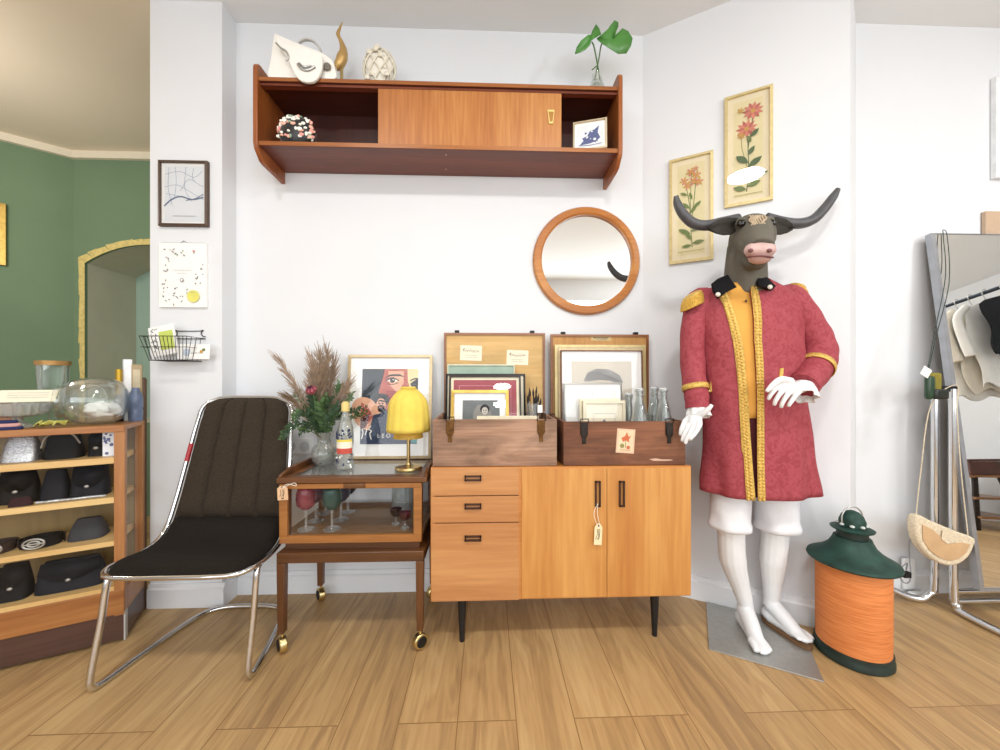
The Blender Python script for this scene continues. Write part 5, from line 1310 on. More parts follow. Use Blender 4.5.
for i in range(3):
    mb.lathe([(0, 0), (.07-.008*i, 0), (.075-.008*i, .007), (.07-.008*i, .013), (0, .013)], 24, (0, 0, .013*i), mat=i % 2, sx=.95, sy=.25)
mb.build('folded_cloth', [mat('scarf_navy', '#2a2f55', .8), mat('scarf_pink', '#c79a94', .8)], t, local=True)
t = thing('wooden_box', 'small brown wooden box behind the crystal bowl at the photo edge', 'box', ontop(0, .238), KA)
MB().box(-.09, .06, -.025, .025, 0, .10).build('box_body', honey_x, t, local=True, bevel=.003)
MB().box(-.092, .062, -.027, .027, .101, .115).build('lid', walnut, t, local=True, bevel=.003)
t = thing('blue_vase', 'slate blue shouldered ceramic vase beside the dark end panel', 'vase', ontop(135.5, .215), KA)
MB().lathe_open([(0, 0), (.024, 0), (.026, .006), (.028, .05), (.025, .06), (.028, .07), (.028, .11), (.024, .135), (.016, .15), (.014, .165), (.011, .165), (0, .15)], n=28).build('vase_body', mat('slate_blue_glaze', '#5c6b86', .3, var=.25, scale=30), t, local=True)
t = thing('dark_bottle', 'small black bottle with a gold neck behind the lying jar', 'bottle', ontop(119, .241), KA)
MB().lathe([(0, 0), (.016, 0), (.018, .006), (.018, .10), (.015, .125), (.010, .14), (.010, .15), (0, .15)], 20).build('bottle_body', mat('black_glass', '#121315', .12), t, local=True)
MB().lathe([(.011, .128), (.013, .13), (.013, .25), (.011, .255), (0, .255)], 16).build('gold_neck', mat('gold_foil', '#b4912f', .4, .6), t, local=True)
t = thing('standing_book', 'thin white edged book standing against the end panel', 'book', ontop(128, .254), KA)
MB().box(-.016, .016, -.005, .005, 0, .305).build('cover', mat('book_white', '#e9ebee', .5), t, local=True, bevel=.002)
MB().box(-.018, -.0165, -.0055, .0055, 0, .306).build('spine', mat('book_silver', '#c4c7ca', .4), t, local=True, smooth=0)
t = thing('small_picture', 'tan bordered small picture standing behind the slate blue vase', 'picture', ontop(137, .253), KA)
MB().box(-.02, .02, -.006, .006, 0, .28).build('border', mat('tan_frame', '#a8946f', .5), t, local=True, bevel=.002)
MB().box(-.013, .013, -.0075, -.0063, .03, .255).build('picture_face', mat('frame_face', '#c3b79c', .6, var=.2, scale=15), t, local=True, smooth=0)

# ------------------------------------------------------------------ big orange lantern
lx, ly = 1.552, 1.541
t = thing('paper_lantern', 'large orange lantern with dark green domed lid standing on the floor', 'lantern', (lx, ly, 0))
gmet = mat('verdigris_metal', '#1f4038', .55, .3, var=.35, scale=25, bump=.15); gdark = mat('dark_green_paint', '#1c2e29', .5, .1, var=.3, scale=30)
MB().lathe([(0, .0), (.124, .0), (.130, .006), (.130, .022), (.127, .028), (.127, .048), (.12, .05), (0, .05)], 48, (lx, ly, 0)).build('base_ring', gdark, t)
om_ = bpy.data.materials.new('orange_woven_paper'); om_.use_nodes = True
nt = om_.node_tree; nd = nt.nodes; Lk = nt.links; b_ = nd['Principled BSDF']
tc = nd.new('ShaderNodeTexCoord'); mp = nd.new('ShaderNodeMapping'); mp.inputs['Scale'].default_value = (14, 14, 420)
Lk.new(tc.outputs['Object'], mp.inputs[0]); nz = nd.new('ShaderNodeTexNoise'); nz.inputs['Scale'].default_value = 1; nz.inputs['Detail'].default_value = 2
Lk.new(mp.outputs[0], nz.inputs['Vector']); rp = nd.new('ShaderNodeValToRGB'); rp.color_ramp.elements[0].color = lin('#c46c33'); rp.color_ramp.elements[1].color = lin('#dd8a4d'); rp.color_ramp.elements[0].position = .3; rp.color_ramp.elements[1].position = .62
Lk.new(nz.outputs['Fac'], rp.inputs[0]); Lk.new(rp.outputs[0], b_.inputs['Base Color']); b_.inputs['Roughness'].default_value = .75
MB().lathe([(.121, .045), (.122, .2), (.122, .40), (.118, .41)], 64, (lx, ly, 0)).build('lantern_body', om_, t)
MB().lathe([(.118, .400), (.150, .396), (.153, .402), (.150, .410), (.125, .424), (.10, .44), (.078, .462), (.066, .486), (.062, .498), (0, .50)], 48, (lx, ly, 0)).build('lid', gmet, t)
MB().lathe([(0, .495), (.052, .495), (.052, .535), (0, .535)], 32, (lx, ly, 0)).build('collar', gdark, t)
MB().lathe([(0, .530), (.070, .530), (.073, .536), (.05, .544), (0, .546)], 40, (lx, ly, 0)).build('upper_disc', gmet, t)
MB().lathe([(0, .54), (.042, .54), (.045, .565), (.036, .59), (.022, .604), (.008, .61), (0, .611)], 28, (lx, ly, 0)).build('finial', gmet, t)
MB().tube(spline([(lx-.045, ly, .555), (lx-.043, ly, .595), (lx-.018, ly, .622), (lx+.018, ly, .622), (lx+.043, ly, .595), (lx+.045, ly, .555)], 5), .003, 6).build('carry_wire', steel, t)
for i in range(8):
    a_ = 2*math.pi*i/8; MB().ell((lx+.045*math.cos(a_), ly+.045*math.sin(a_), .553), (.009, .009, .006), 10).build('cut_out', mat('pale_opening', '#c9d2ce', .5), t)
p_ = W(895, 560, ly+.05)
wl_ = MB().tube(spline([(lx+.118, ly+.05, .05), (lx+.15, ly+.055, .06), (lx+.155, ly+.06, .1), (lx+.13, ly+.06, .13), (lx+.115, ly+.05, .12)], 5), .003, 6)
wl_.build('power_lead', plast, t)

# ------------------------------------------------------------------ tall standing mirror on a chrome stand
mx0 = 2.372; mT, mB = Vector((0, 1.935, 1.949)), Vector((0, 1.735, .150))
md = (mT-mB).normalized(); mnv = Vector((0, -md.z, md.y)); mH = (mT-mB).length
MX1 = mx0+.72
til = math.atan2(mT.y-mB.y, mT.z-mB.z)
t = thing('standing_mirror', 'tall tilting mirror with grey metal edge on a chrome tube stand', 'mirror', ((mx0+MX1)/2, 1.83, 0))
def mp_(x, s, d): return Vector((x, 0, 0))+mB+md*s+mnv*d
def slab(x0, x1, s0, s1, d0, d1):
    mb = MB(); vs = [mp_(x, s, d) for x in (x0, x1) for s in (s0, s1) for d in (d0, d1)]
    return mb.add(vs, [(0, 1, 3, 2), (4, 6, 7, 5), (0, 4, 5, 1), (2, 3, 7, 6), (0, 2, 6, 4), (1, 5, 7, 3)])
alum = mat('grey_aluminium', '#a4a7ad', .35, .7)
fm = MB()
for a_ in ((mx0, mx0+.022, 0, mH), (MX1-.022, MX1, 0, mH), (mx0+.022, MX1-.022, mH-.004, mH), (mx0+.022, MX1-.022, 0, .012)):
    q_ = slab(*a_, -.016, .014); fm.add(q_.v, q_.f)
fm.build('edge_frame', alum, t, smooth=0)
slab(mx0+.010, MX1-.010, .006, mH-.003, -.004, .0105).build('mirror_glass', mirror_m, t, smooth=0)
slab(mx0+.004, MX1-.004, .004, mH-.004, -.014, -.005).build('back_board', wood('mirror_back', '#5a4632', '#7a6146', 'z', 4), t, smooth=0)
xl1 = W(935, 500, 1.86).x; xl2 = W(953, 500, 1.80).x
def stand_side(xa, xb, s):
    MB().tube(spline([(xa, 1.86, 1.11), (xa, 1.86, .6), (xa, 1.862, .12), (xa-.012*s, 1.868, .06), (xa-.05*s, 1.88, .024), (xa-.11*s, 1.90, .030), (xa-.17*s, 1.92, .055)], 6), .016, 14).build('rear_tube', chrome, t)
    MB().tube(spline([(xb, 1.80, 1.12), (xb, 1.80, .6), (xb, 1.797, .10), (xb, 1.785, .045), (xb, 1.745, .018), (xb, 1.40, .016)], 6), .017, 14).build('front_tube', chrome, t)
    MB().box(xa-.025, xb+.03, 1.80, 1.865, 1.105, 1.135).build('top_clamp', black_metal, t, bevel=.006)
    MB().tube([(xa, 1.86, .30), (xb, 1.80, .30)], .008, 8).build('tie_bar', steel, t)
stand_side(xl1, xl2, 1); stand_side(MX1+.06, MX1+.01, -1)
for zz_ in (.105, .055): MB().tube([(xl2, 1.80, zz_), (MX1+.02, 1.80, zz_)], .013, 12).build('cross_tube', chrome, t)

# green bag hanging by a cord from the mirror's upper corner
gp = W(934, 384, 1.765)
t = thing('green_bag', 'tiny green and olive bag with white tag hanging from the standing mirror', 'handbag', (gp.x, 1.80, gp.z-.06))
gb = mat('bottle_green_leather', '#23402c', .35, var=.2); ob = mat('olive_suede', '#847a35', .8, var=.15)
MB().box(gp.x-.005, gp.x+.048, 1.768, 1.784, gp.z-.035, gp.z+.055).build('olive_panel', ob, t, bevel=.012)
MB().box(gp.x-.046, gp.x-.004, 1.750, 1.776, gp.z-.075, gp.z+.04).build('green_panel', gb, t, bevel=.012)
MB().box(gp.x-.02, gp.x+.055, 1.742, 1.764, gp.z-.075, gp.z-.025).build('base_panel', mat('near_black_green', '#171d18', .4), t, bevel=.01)
c0, c1 = W(928, 368, 1.765), mp_(mx0+.055, mH+.004, .024)
tagc = W(926, 372, 1.742)
mb = MB().box(-.022, .022, -.001, .001, -.022, .022, M=Matrix.Translation(tagc) @ Matrix.Rotation(R(32), 4, 'Y'))
mb.build('white_tag', paper, t, smooth=0)
cord = mat('dark_green_cord', '#3a4740', .6)
c2 = mp_(mx0+.012, mH*.86, .026)
MB().tube(spline([c0, W(934, 335, 1.79), c2+Vector((0, -.012, 0)), c1+Vector((-.004, -.003, -.03)), c1+Vector((.006, .006, .010)), c1+Vector((.018, -.003, -.03)), c2+Vector((.02, -.012, -.03)), W(936.5, 335, 1.785), c0+Vector((.006, 0, 0))], 6), .0019, 6).build('cord', cord, t)

# straw half-moon purse hanging from the stand
y_ = 1.755
t = thing('straw_purse', 'half-moon straw and tan purse hanging from the chrome mirror stand', 'handbag', W(940, 545, y_))
straw = mat('woven_straw', '#d8cab0', .8, var=.18, scale=120, bump=.4); tanl = mat('tan_suede', '#c8a67e', .8, var=.08)
ol = [(914, 514), (926, 519), (940, 525), (955, 531), (970, 537), (969, 545), (964, 555), (955, 562), (944, 564), (932, 560), (921, 551), (914, 540), (911, 526)]
sp3 = [(p.x, p.z) for p in spline([tuple(W(u, v, y_)) for u, v in ol], 3, True)]
MB().prism(sp3, y_-.02, y_+.022).build('purse_body', straw, t, bevel=.009)
def sh(u, v, k=.86, cu=941, cv=539): return (cu+(u-cu)*k, cv+(v-cv)*k)
f1 = [sh(*q_) for q_ in [(913, 520), (925, 526), (936, 536), (945, 542), (960, 541), (968, 543), (963, 553), (954, 560), (944, 562), (932, 558), (921, 549), (914, 538)]]
a = MB(); a.prism([(W(u, v, y_).x, W(u, v, y_).z) for u, v in f1], y_-.024, y_-.0205); a.build('tan_panel', tanl, t, bevel=.001)
f2 = [(936, 528), (946, 530), (950, 539), (941, 542), (935, 537)]
MB().prism([(W(u, v, y_).x, W(u, v, y_).z) for u, v in f2], y_-.027, y_-.0245).build('front_motif', straw, t, bevel=.001)
tt_ = Vector((xl1-.005, 1.79, 1.10))
MB().tube(spline([W(916, 516, y_), W(921, 470, y_+.01), W(931, 405, 1.775), Vector((xl1+.005, 1.775, 1.14)), W(957, 410, 1.775), W(961, 470, y_+.01), W(968, 536, y_)], 6), .0022, 6).build('strap', straw, t)

# extension lead and its cable beside the stand
e0 = F(918, 598, .02)
t = thing('extension_lead', 'white socket strip standing against the wall behind the lantern', 'extension lead', e0)
ep = W(915, 575, 1.93)
MB().box(ep.x-.04, ep.x+.03, 1.95, 1.964, .031, .20, M=Matrix.Translation((0, 0, 0))).build('socket_strip', plast, t, bevel=.006)
MB().box(ep.x-.03, ep.x+.06, 1.915, 1.945, .001, .03).build('floor_strip', plast, t, bevel=.006)
MB().tube(spline([(ep.x-.05, 1.93, .15), (ep.x-.08, 1.90, .20), (ep.x-.12, 1.90, .16), (ep.x-.10, 1.90, .10), (ep.x-.06, 1.90, .12), (ep.x-.02, 1.94, .28), (ep.x+.03, 1.95, .42)], 6), .003, 6).build('cable', mat('grey_cable', '#8d9094', .5), t)
MB().box(ep.x-.115, ep.x-.075, 1.88, 1.905, .13, .16).build('plug', black_metal, t, bevel=.004)

# ------------------------------------------------------------------ what the standing mirror shows: a clothes rail and a bench shelf across the shop
def refl(p): return p-mnv*2*((p-(Vector((mx0, 0, 0))+mB)).dot(mnv))
def virt(u, v, dist): # point seen at pixel (u, v) in the mirror, at straight-line depth y=dist behind the glass
    return refl(W(u, v, dist))
def rayrefl(u, v, z):
    d_ = Vector(ray(u, v)); o_ = Vector((0, 0, HC)); P0 = Vector((mx0, 0, 0))+mB
    k_ = (P0-o_).dot(mnv)/d_.dot(mnv); Q = o_+d_*k_; e_ = d_-mnv*2*d_.dot(mnv)
    return Q+e_*((z-Q.z)/e_.z)
zr = 1.93
ra, rb = rayrefl(940, 308, zr), rayrefl(1000, 287, zr)
rdn = (rb-ra).normalized(); perp = Vector((-rdn.y, rdn.x, 0))
ra0 = ra.copy(); ra = ra-rdn*.45; rb = rb+rdn*.9
t = thing('clothes_rail', 'dark metal clothes rail seen in the standing mirror holding white shirts', 'clothes rail', ((ra.x+rb.x)/2, (ra.y+rb.y)/2, 0))
MB().tube([ra, rb], .013, 10).build('rail', mat('dark_blue_steel', '#2b3340', .4, .5), t)
for e_ in (ra, rb):
    MB().tube([e_, Vector((e_.x, e_.y, .02))], .013, 10).build('post', black_metal, t)
    MB().tube([Vector((e_.x, e_.y, .015))-perp*.25, Vector((e_.x, e_.y, .015))+perp*.25], .014, 10).build('foot', black_metal, t)
def garment(label, pos, m, hl, seed, cat='shirt', name='hanging_shirt', sleeves=True, group='white shirts on the rail in the mirror'):
    rnd2 = random.Random(seed); t = thing(name, label, cat, (pos.x, pos.y, zr-.013-hl-.06), math.atan2(perp.y, perp.x)+rnd2.uniform(-.06, .06), group)
    top = hl; rings = []
    for i in range(14):
        q_ = i/13; z = top*(1-q_)+.0
        w_ = .06+.15*min(1, q_/.10) if q_ < .1 else .21+.02*math.sin(q_*9+seed); d_ = .014+.012*min(1, q_*3)
        rings.append([Vector((w_*math.cos(a_), d_*math.sin(a_)*(1+.3*math.sin(a_*7+seed+q_*2)*q_), z+(.02*math.sin(a_*5+seed) if i == 13 else 0))) for a_ in [2*math.pi*k/36 for k in range(36)]])
    MB().loft(rings, cap=False).build('bodice', m, t, local=True, smooth=70)
    if sleeves:
        for s in (-1, 1):
            MB().tube(spline([(s*.17, 0, top*.94), (s*.24, .01, top*.80), (s*.255, 0, top*.55), (s*.25, -.01, top*.34)], 6), lerpl([.022, .024, .026, .028], 6), 12).build('sleeve', m, t, local=True, smooth=70)
    MB().tube(spline([(0, 0, top-.01), (.017, 0, top+.045), (.022, 0, top+.073), (0, 0, top+.098), (-.022, 0, top+.075)], 4), .003, 6).tube([(-.15, 0, top-.04), (0, 0, top), (.15, 0, top-.04)], .006, 6).build('hanger', steel, t, local=True)
    return t
wsh = mat('white_cotton', '#f2f1ed', .85, var=.03); wsh2 = mat('cream_cotton', '#e4ddcf', .85, var=.04); bl_ = mat('black_cloth', '#232528', .9)
def railpt(u, d_):
    return rayrefl(u, 308-(u-940)*21/60, zr)
labs = ['cream shirt hanging at the far end of the rail in the mirror', 'white shirt second from the far end of the mirrored rail', 'cream blouse second from the black garment in the mirror', 'white shirt next to the black garment in the mirror']
end = railpt(981, 0); LR = (end-railpt(942, 0)).length; 
for i in range(4):
    garment(labs[i], end-rdn*(.082*(3-i)), wsh if i % 2 else wsh2, .60+.03*((i*5) % 3), i*3+1)
garment('black sleeveless garment hanging last on the rail in the mirror', end+rdn*.095, bl_, .40, 31, 'dress', 'hanging_dress', False, None)
# wooden bench shelf below
sp0 = rayrefl(957, 520, .02); sp1 = rayrefl(1004, 530, .02)
bd = (sp1-sp0); bd.z = 0; bdn = bd.normalized(); ba = math.atan2(bdn.y, bdn.x)
t = thing('shelf_bench', 'dark iron shelf unit with wooden boards seen low in the mirror', 'shelf unit', (sp0.x-bdn.x*.25, sp0.y-bdn.y*.25, 0), ba)
def zat(v, d_): return virt(980, v, d_).z
zs_ = [max(.08, zat(454, 3.5)), max(.05, zat(490, 3.5)), max(.03, zat(516, 3.5))]
zs_ = [.58, .34, .13]
for z_ in zs_: MB().box(0, 1.1, -.17, .17, z_, z_+.025).build('board', wood('bench_board', '#6b4a2d', '#94693f', 'x', 5), t, local=True, bevel=.002)
for x_ in (.08, 1.0):
    MB().prism([(-.12, .58), (-.08, .58), (-.17, 0), (-.21, 0)], x_, x_+.04, 'yz').prism([(.12, .58), (.08, .58), (.17, 0), (.21, 0)], x_, x_+.04, 'yz').build('iron_leg', dark_iron, t, local=True)
bx_t = thing('wooden_chest', 'dark brown box on the shelf unit seen in the mirror', 'box', Vector((sp0.x, sp0.y, .606))+bdn*.35, ba)
MB().box(-.45, .45, -.13, .13, 0, .15).build('box_body', wood('dark_chest', '#3a1f18', '#5c3426', 'x', 5), bx_t, local=True, bevel=.004)
MB().box(-.455, .455, -.135, .135, .151, .18).build('lid', wood('dark_chest', '#3a1f18', '#5c3426', 'x', 5), bx_t, local=True, bevel=.004)

# ------------------------------------------------------------------ shop mannequin with a bull's head
t = thing('mannequin', 'white shop mannequin with a grey bull head, red frock coat and white breeches', 'mannequin', (1.23, 1.70, 0))
BODY = t
mw = mat('white_mannequin', '#e6e9ec', .45, var=.015)
mb = MB()
def bt(pts, rad, n=6, seg=14, flat=1.0): mb.tube(spline([tuple(p) for p in pts], n), lerpl(rad, n), seg, flat=flat)
# trunk, neck
mb.tube([(1.225, 1.705, .84), (1.225, 1.705, .95), (1.222, 1.705, 1.1), (1.215, 1.705, 1.3), (1.21, 1.705, 1.45), (1.20, 1.70, 1.53)], [.12, .115, .105, .118, .118, .085], 20)
mb.tube([(1.20, 1.70, 1.50), (1.19, 1.695, 1.66)], [.06, .052], 16)
mb.ell((1.10, 1.705, 1.49), (.08, .07, .06), 14); mb.ell((1.32, 1.705, 1.49), (.09, .07, .06), 14)
# legs
def leg(hip, knee, calf, ank, heel, ball, toe, zoff=0):
    bt([hip, knee+Vector((0, 0, .12)), knee, calf, calf.lerp(ank, .6), ank, ank+Vector((0, .004, -.04))], [.095, .072, .056, .056, .040, .033, .034])
    mb.ell(heel+Vector((0, 0, .028)), (.034, .04, .032), 14)
    d = (toe-heel).normalized()
    bt([ank+Vector((0, 0, -.03)), ank.lerp(ball, .45)+Vector((0, 0, -.005)), ball+Vector((0, 0, .018)), toe+Vector((0, 0, .012))], [.036, .034, .030, .014])
    bt([heel+Vector((0, 0, .02)), heel.lerp(ball, .5)+Vector((0, 0, .02)), ball+Vector((0, 0, .016))], [.03, .03, .032])
    s = Vector((d.y, -d.x, 0))
    for i, (o_, l_, r_) in enumerate(((-.030, .012, .0125), (-.012, .022, .010), (.003, .020, .0095), (.017, .012, .009), (.029, .0, .0085))):
        k = -1 if zoff < 0 else 1
        b0 = ball+s*o_*k*.95+Vector((0, 0, .018)); b1 = toe+s*o_*k+d*(l_-.012)+Vector((0, 0, .012))
        bt([b0, b0.lerp(b1, .6)+Vector((0, 0, .003)), b1], [r_*1.1, r_, r_*.9], 3, 10)
V3 = lambda x, y, z: Vector((x, y, z))
PZ = .006
leg(V3(1.15, 1.705, .86), V3(1.124, 1.69, .46), V3(1.142, 1.705, .33), V3(1.216, 1.725, .115), V3(1.222, 1.745, PZ), V3(1.182, 1.60, PZ), V3(1.168, 1.538, PZ), -1)
RZ = .018
leg(V3(1.30, 1.705, .86), V3(1.340, 1.70, .46), V3(1.342, 1.715, .32), V3(1.352, 1.735, .13), V3(1.354, 1.748, RZ), V3(1.384, 1.635, RZ), V3(1.394, 1.582, RZ), 1)
# arms
AL = [W(698, 303, 1.71), W(692, 340, 1.70), W(693, 375, 1.68), W(696, 392, 1.66), W(697, 411, 1.645)]
bt([V3(1.08, 1.705, 1.49)]+AL, [.05, .042, .04, .036, .03, .026])
AR = [W(790, 303, 1.69), W(806, 325, 1.665), W(817, 343, 1.65), W(819, 358, 1.62), W(813, 374, 1.575), W(801, 387, 1.52)]
bt([V3(1.33, 1.705, 1.49)]+AR, [.05, .042, .04, .038, .036, .03, .024])
def hand(wrist, knuck, fingers, thumb, pr=.024):
    """palm from wrist to four knuckle points, each finger a bent chain, thumb leaving the side of the palm"""
    kc = sum(knuck, Vector())/len(knuck)
    for k in knuck: bt([wrist.lerp(k, .0), wrist.lerp(k, .5), k], [.022, .016, .0125], 4, 12)
    bt([wrist, wrist.lerp(kc, .55), kc], [.026, pr, .018], 4, 12)
    for k, f in zip(knuck, fingers): bt([k]+f, [.0115, .0098, .0088, .0072][:1+len(f)], 4, 10)
    bt(thumb, [.017, .0135, .0105, .0082][:len(thumb)], 4, 10)
# image-left hand, hanging with the palm half turned to the viewer
wL = W(697, 411, 1.645)
kn = [W(699.5, 425, 1.563), W(694, 426, 1.580), W(689, 425, 1.600), W(684.5, 422, 1.620)]
fg = [[W(696, 432, 1.555), W(692, 437, 1.553), W(689.5, 440, 1.555)], [W(689.5, 434, 1.570), W(686.5, 440, 1.568), W(685, 444, 1.570)], [W(685, 433, 1.591), W(682.8, 438, 1.590), W(682, 442, 1.591)], [W(681.5, 429, 1.613), W(680.5, 433, 1.613), W(680.5, 436, 1.614)]]
hand(wL, kn, fg, [W(699, 415, 1.598), W(704.5, 412.5, 1.573), W(709, 408.5, 1.558), W(712, 404.5, 1.550)])
# image-right hand, held in front of the waist, fingers sloping down towards the coat edge
wR = W(801, 387, 1.52)
kn = [W(781, 384, 1.463), W(785, 388, 1.462), W(790, 391.5, 1.466), W(796, 394, 1.474)]
fg = [[W(775, 389.5, 1.452), W(770.5, 395, 1.455), W(768, 400, 1.462)], [W(779, 395, 1.452), W(775.5, 401, 1.456), W(774, 405.5, 1.463)], [W(785, 398, 1.458), W(782, 404, 1.462), W(781, 408, 1.468)], [W(792, 400, 1.468), W(789.5, 404, 1.470), W(788.5, 407, 1.474)]]
hand(wR, kn, fg, [W(791, 381.5, 1.48), W(781, 379.5, 1.455), W(772.5, 385, 1.445), W(766.5, 392, 1.448)])
bodyo = mb.build('body', mw, t, remesh=.0045, smoothit=3)

# ---- coat
CTB = [(1.625, 1.190, .082, .078), (1.605, 1.193, .125, .084), (1.58, 1.198, .180, .088), (1.55, 1.203, .222, .096), (1.50, 1.208, .236, .110), (1.42, 1.212, .232, .128), (1.30, 1.215, .226, .140), (1.20, 1.220, .218, .144), (1.07, 1.228, .219, .146), (.95, 1.235, .220, .148), (.80, 1.243, .232, .152), (.652, 1.250, .243, .158)]
CCY = 1.70
def tab(z):
    for a, b in zip(CTB, CTB[1:]):
        if a[0] >= z >= b[0]:
            k = (a[0]-z)/(a[0]-b[0]); return [a[i]+(b[i]-a[i])*k for i in (1, 2, 3)]
    return list(CTB[0][1:]) if z > CTB[0][0] else list(CTB[-1][1:])
EDGE = [(278, 733.5, 760), (285, 734.5, 758.5), (291, 736, 757.5), (340, 744.5, 755), (393, 748.8, 756.5), (420, 750, 756.5), (500, 754, 756)]
def edges(z):
    zs = [W(745, v, 1.56).z for v, _, _ in EDGE]
    z = max(min(z, zs[0]), zs[-1])
    for i in range(len(zs)-1):
        if zs[i] >= z >= zs[i+1]-1e-9:
            k = (zs[i]-z)/(zs[i]-zs[i+1]); v = EDGE[i][0]+(EDGE[i+1][0]-EDGE[i][0])*k
            l = EDGE[i][1]+(EDGE[i+1][1]-EDGE[i][1])*k; r = EDGE[i][2]+(EDGE[i+1][2]-EDGE[i][2])*k
            return W(l, v, 1.56).x, W(r, v, 1.56).x
EX = .82
def cring(z, off=0, N=72):
    cx_, hw_, hd_ = tab(z); xl, xr = edges(z)
    f = lambda x: math.copysign(min(1, abs((x-cx_)/hw_))**(1/EX), x-cx_)
    a0 = math.asin(f(xr)); a1 = 2*math.pi+math.asin(f(xl)); out = []
    fold = max(0, min(1, (1.12-z)/.45))
    for i in range(N+1):
        a_ = a0+(a1-a0)*i/N; s_, c_ = math.sin(a_), math.cos(a_)
        w_ = fold*.012*math.sin(a_*7+.6)*min(1, min(i, N-i)/8)+.003*math.sin(a_*5+z*23)*min(1, min(i, N-i)/8)
        sx_, cx2 = math.copysign(abs(s_)**EX, s_), math.copysign(abs(c_)**EX, c_)
        out.append(Vector((cx_+(hw_+w_+off)*sx_, CCY-(hd_+w_+off)*cx2*(1 if c_ > 0 else .62), z)))
    return out
zsl = [1.625-(1.625-.654)*i/46 for i in range(47)]
zsl = sorted(set([round(z, 4) for z in zsl]+[1.615, 1.605, 1.59, 1.58, 1.565, 1.55]), reverse=True)
redc = mat('crimson_brocade', '#96323a', .72, var=.16, scale=26, bump=.3, h2=None)
# brocade: large soft pattern
nt = redc.node_tree; 
for n_ in nt.nodes:
    if n_.type == 'TEX_NOISE': n_.inputs['Detail'].default_value = 6; n_.inputs['Distortion'].default_value = 2.2
    if n_.type == 'VALTORGB': n_.color_ramp.elements[0].color = lin('#943d46'); n_.color_ramp.elements[1].color = lin('#a24a53'); n_.color_ramp.elements[0].position = .42; n_.color_ramp.elements[1].position = .56
coat = MB().loft([cring(z) for z in zsl], closed=False).build('coat', redc, t, solid=.006, smooth=75)
goldb = mat('gold_braid', '#d4b05a', .5, .25, var=.3, scale=140, bump=.7)
def strip(side, w_, off=.006):
    rings = []; mids = []
    for z in zsl:
        if z > 1.612: continue
        r_ = cring(z, off, 200); r_ = r_ if side > 0 else r_[::-1]
        pts = [r_[0]]; acc = 0; nxt = w_/4
        for i in range(1, len(r_)):
            acc += (r_[i]-r_[i-1]).length
            if acc >= nxt:
                pts.append(r_[i]); nxt += w_/4
                if len(pts) == 5: break
        rings.append(pts)
    mb = MB().loft(rings, closed=False)
    # scalloped loops of the braid
    for col in (1, 3):
        line = [r_[col] for r_ in rings]; tot = 0
        dense = spline([tuple(p) for p in line], 6); acc = 0
        for i in range(1, len(dense)):
            acc += (dense[i]-dense[i-1]).length
            if acc > .0125:
                acc = 0; mb.ell(dense[i]+Vector((0, -.002, 0)), (.0052, .003, .0052), 6)
    return mb.build('gold_braid', goldb, coat, solid=.003, smooth=60)
strip(1, .024); strip(-1, .031)
# sleeves
def sleeve(pts, rad, name='sleeve'):
    P = spline([tuple(p) for p in pts], 7); rr2 = lerpl(rad, 7); rr2 = [r_*(1+.025*math.sin(i*1.1)) for i, r_ in enumerate(rr2)]
    return MB().tube(P, rr2, 24, cap=True).build(name, redc, coat, smooth=75), P, rr2
sl, PL_, RL_ = sleeve([V3(1.03, 1.705, 1.525)]+[W(699, 303, 1.71), W(692.5, 340, 1.70), W(693.5, 375, 1.68), W(696, 392, 1.66), W(697.5, 408, 1.648)], [.06, .060, .053, .051, .050, .050])
sr, PR_, RR_ = sleeve([V3(1.36, 1.705, 1.535)]+[W(790, 299, 1.69), W(806, 322, 1.665), W(817, 343, 1.65), W(819, 358, 1.62), W(813, 373, 1.575), W(803, 386, 1.53)], [.058, .064, .066, .067, .067, .060, .055])
def band(P, rr2, i, w_, sub):
    c_ = P[i]; d_ = (P[i+1]-P[i-1]).normalized(); r_ = rr2[i]+.004
    return MB().tube([c_-d_*w_/2, c_+d_*w_/2], [r_, r_], 28, cap=False).build('cuff_band', goldb, sub, solid=.004)
iL = min(range(len(PL_)), key=lambda i: abs(PL_[i].z-W(694, 388, 1.67).z)); band(PL_, RL_, iL, .024, coat)
iR = min(range(len(PR_)), key=lambda i: (PR_[i]-W(815, 369, 1.60)).length); band(PR_, RR_, iR, .026, coat)
# lace cuffs
lace = mat('white_lace', '#eceded', .9, var=.12, scale=160, bump=.6)
def lacecuff(c_, d_, r0, r1, l_):
    d_ = d_.normalized(); u = d_.orthogonal().normalized(); w_ = d_.cross(u); rings = []
    for i in range(6):
        q_ = i/5; r_ = r0+(r1-r0)*q_
        rings.append([c_+d_*l_*q_+(u*math.cos(a_)+w_*math.sin(a_))*r_*(1+.16*q_*math.sin(a_*7)) for a_ in [2*math.pi*k/42 for k in range(42)]])
    return MB().loft(rings).build('lace_cuff', lace, t, solid=.003, smooth=70)
lacecuff(PL_[-1]+Vector((.0, 0, .015)), W(699, 424, 1.625)-PL_[-1], .036, .046, .055)
lacecuff(PR_[-1]+(PR_[-2]-PR_[-1])*.3, W(801, 402, 1.50)-PR_[-1], .040, .050, .055)
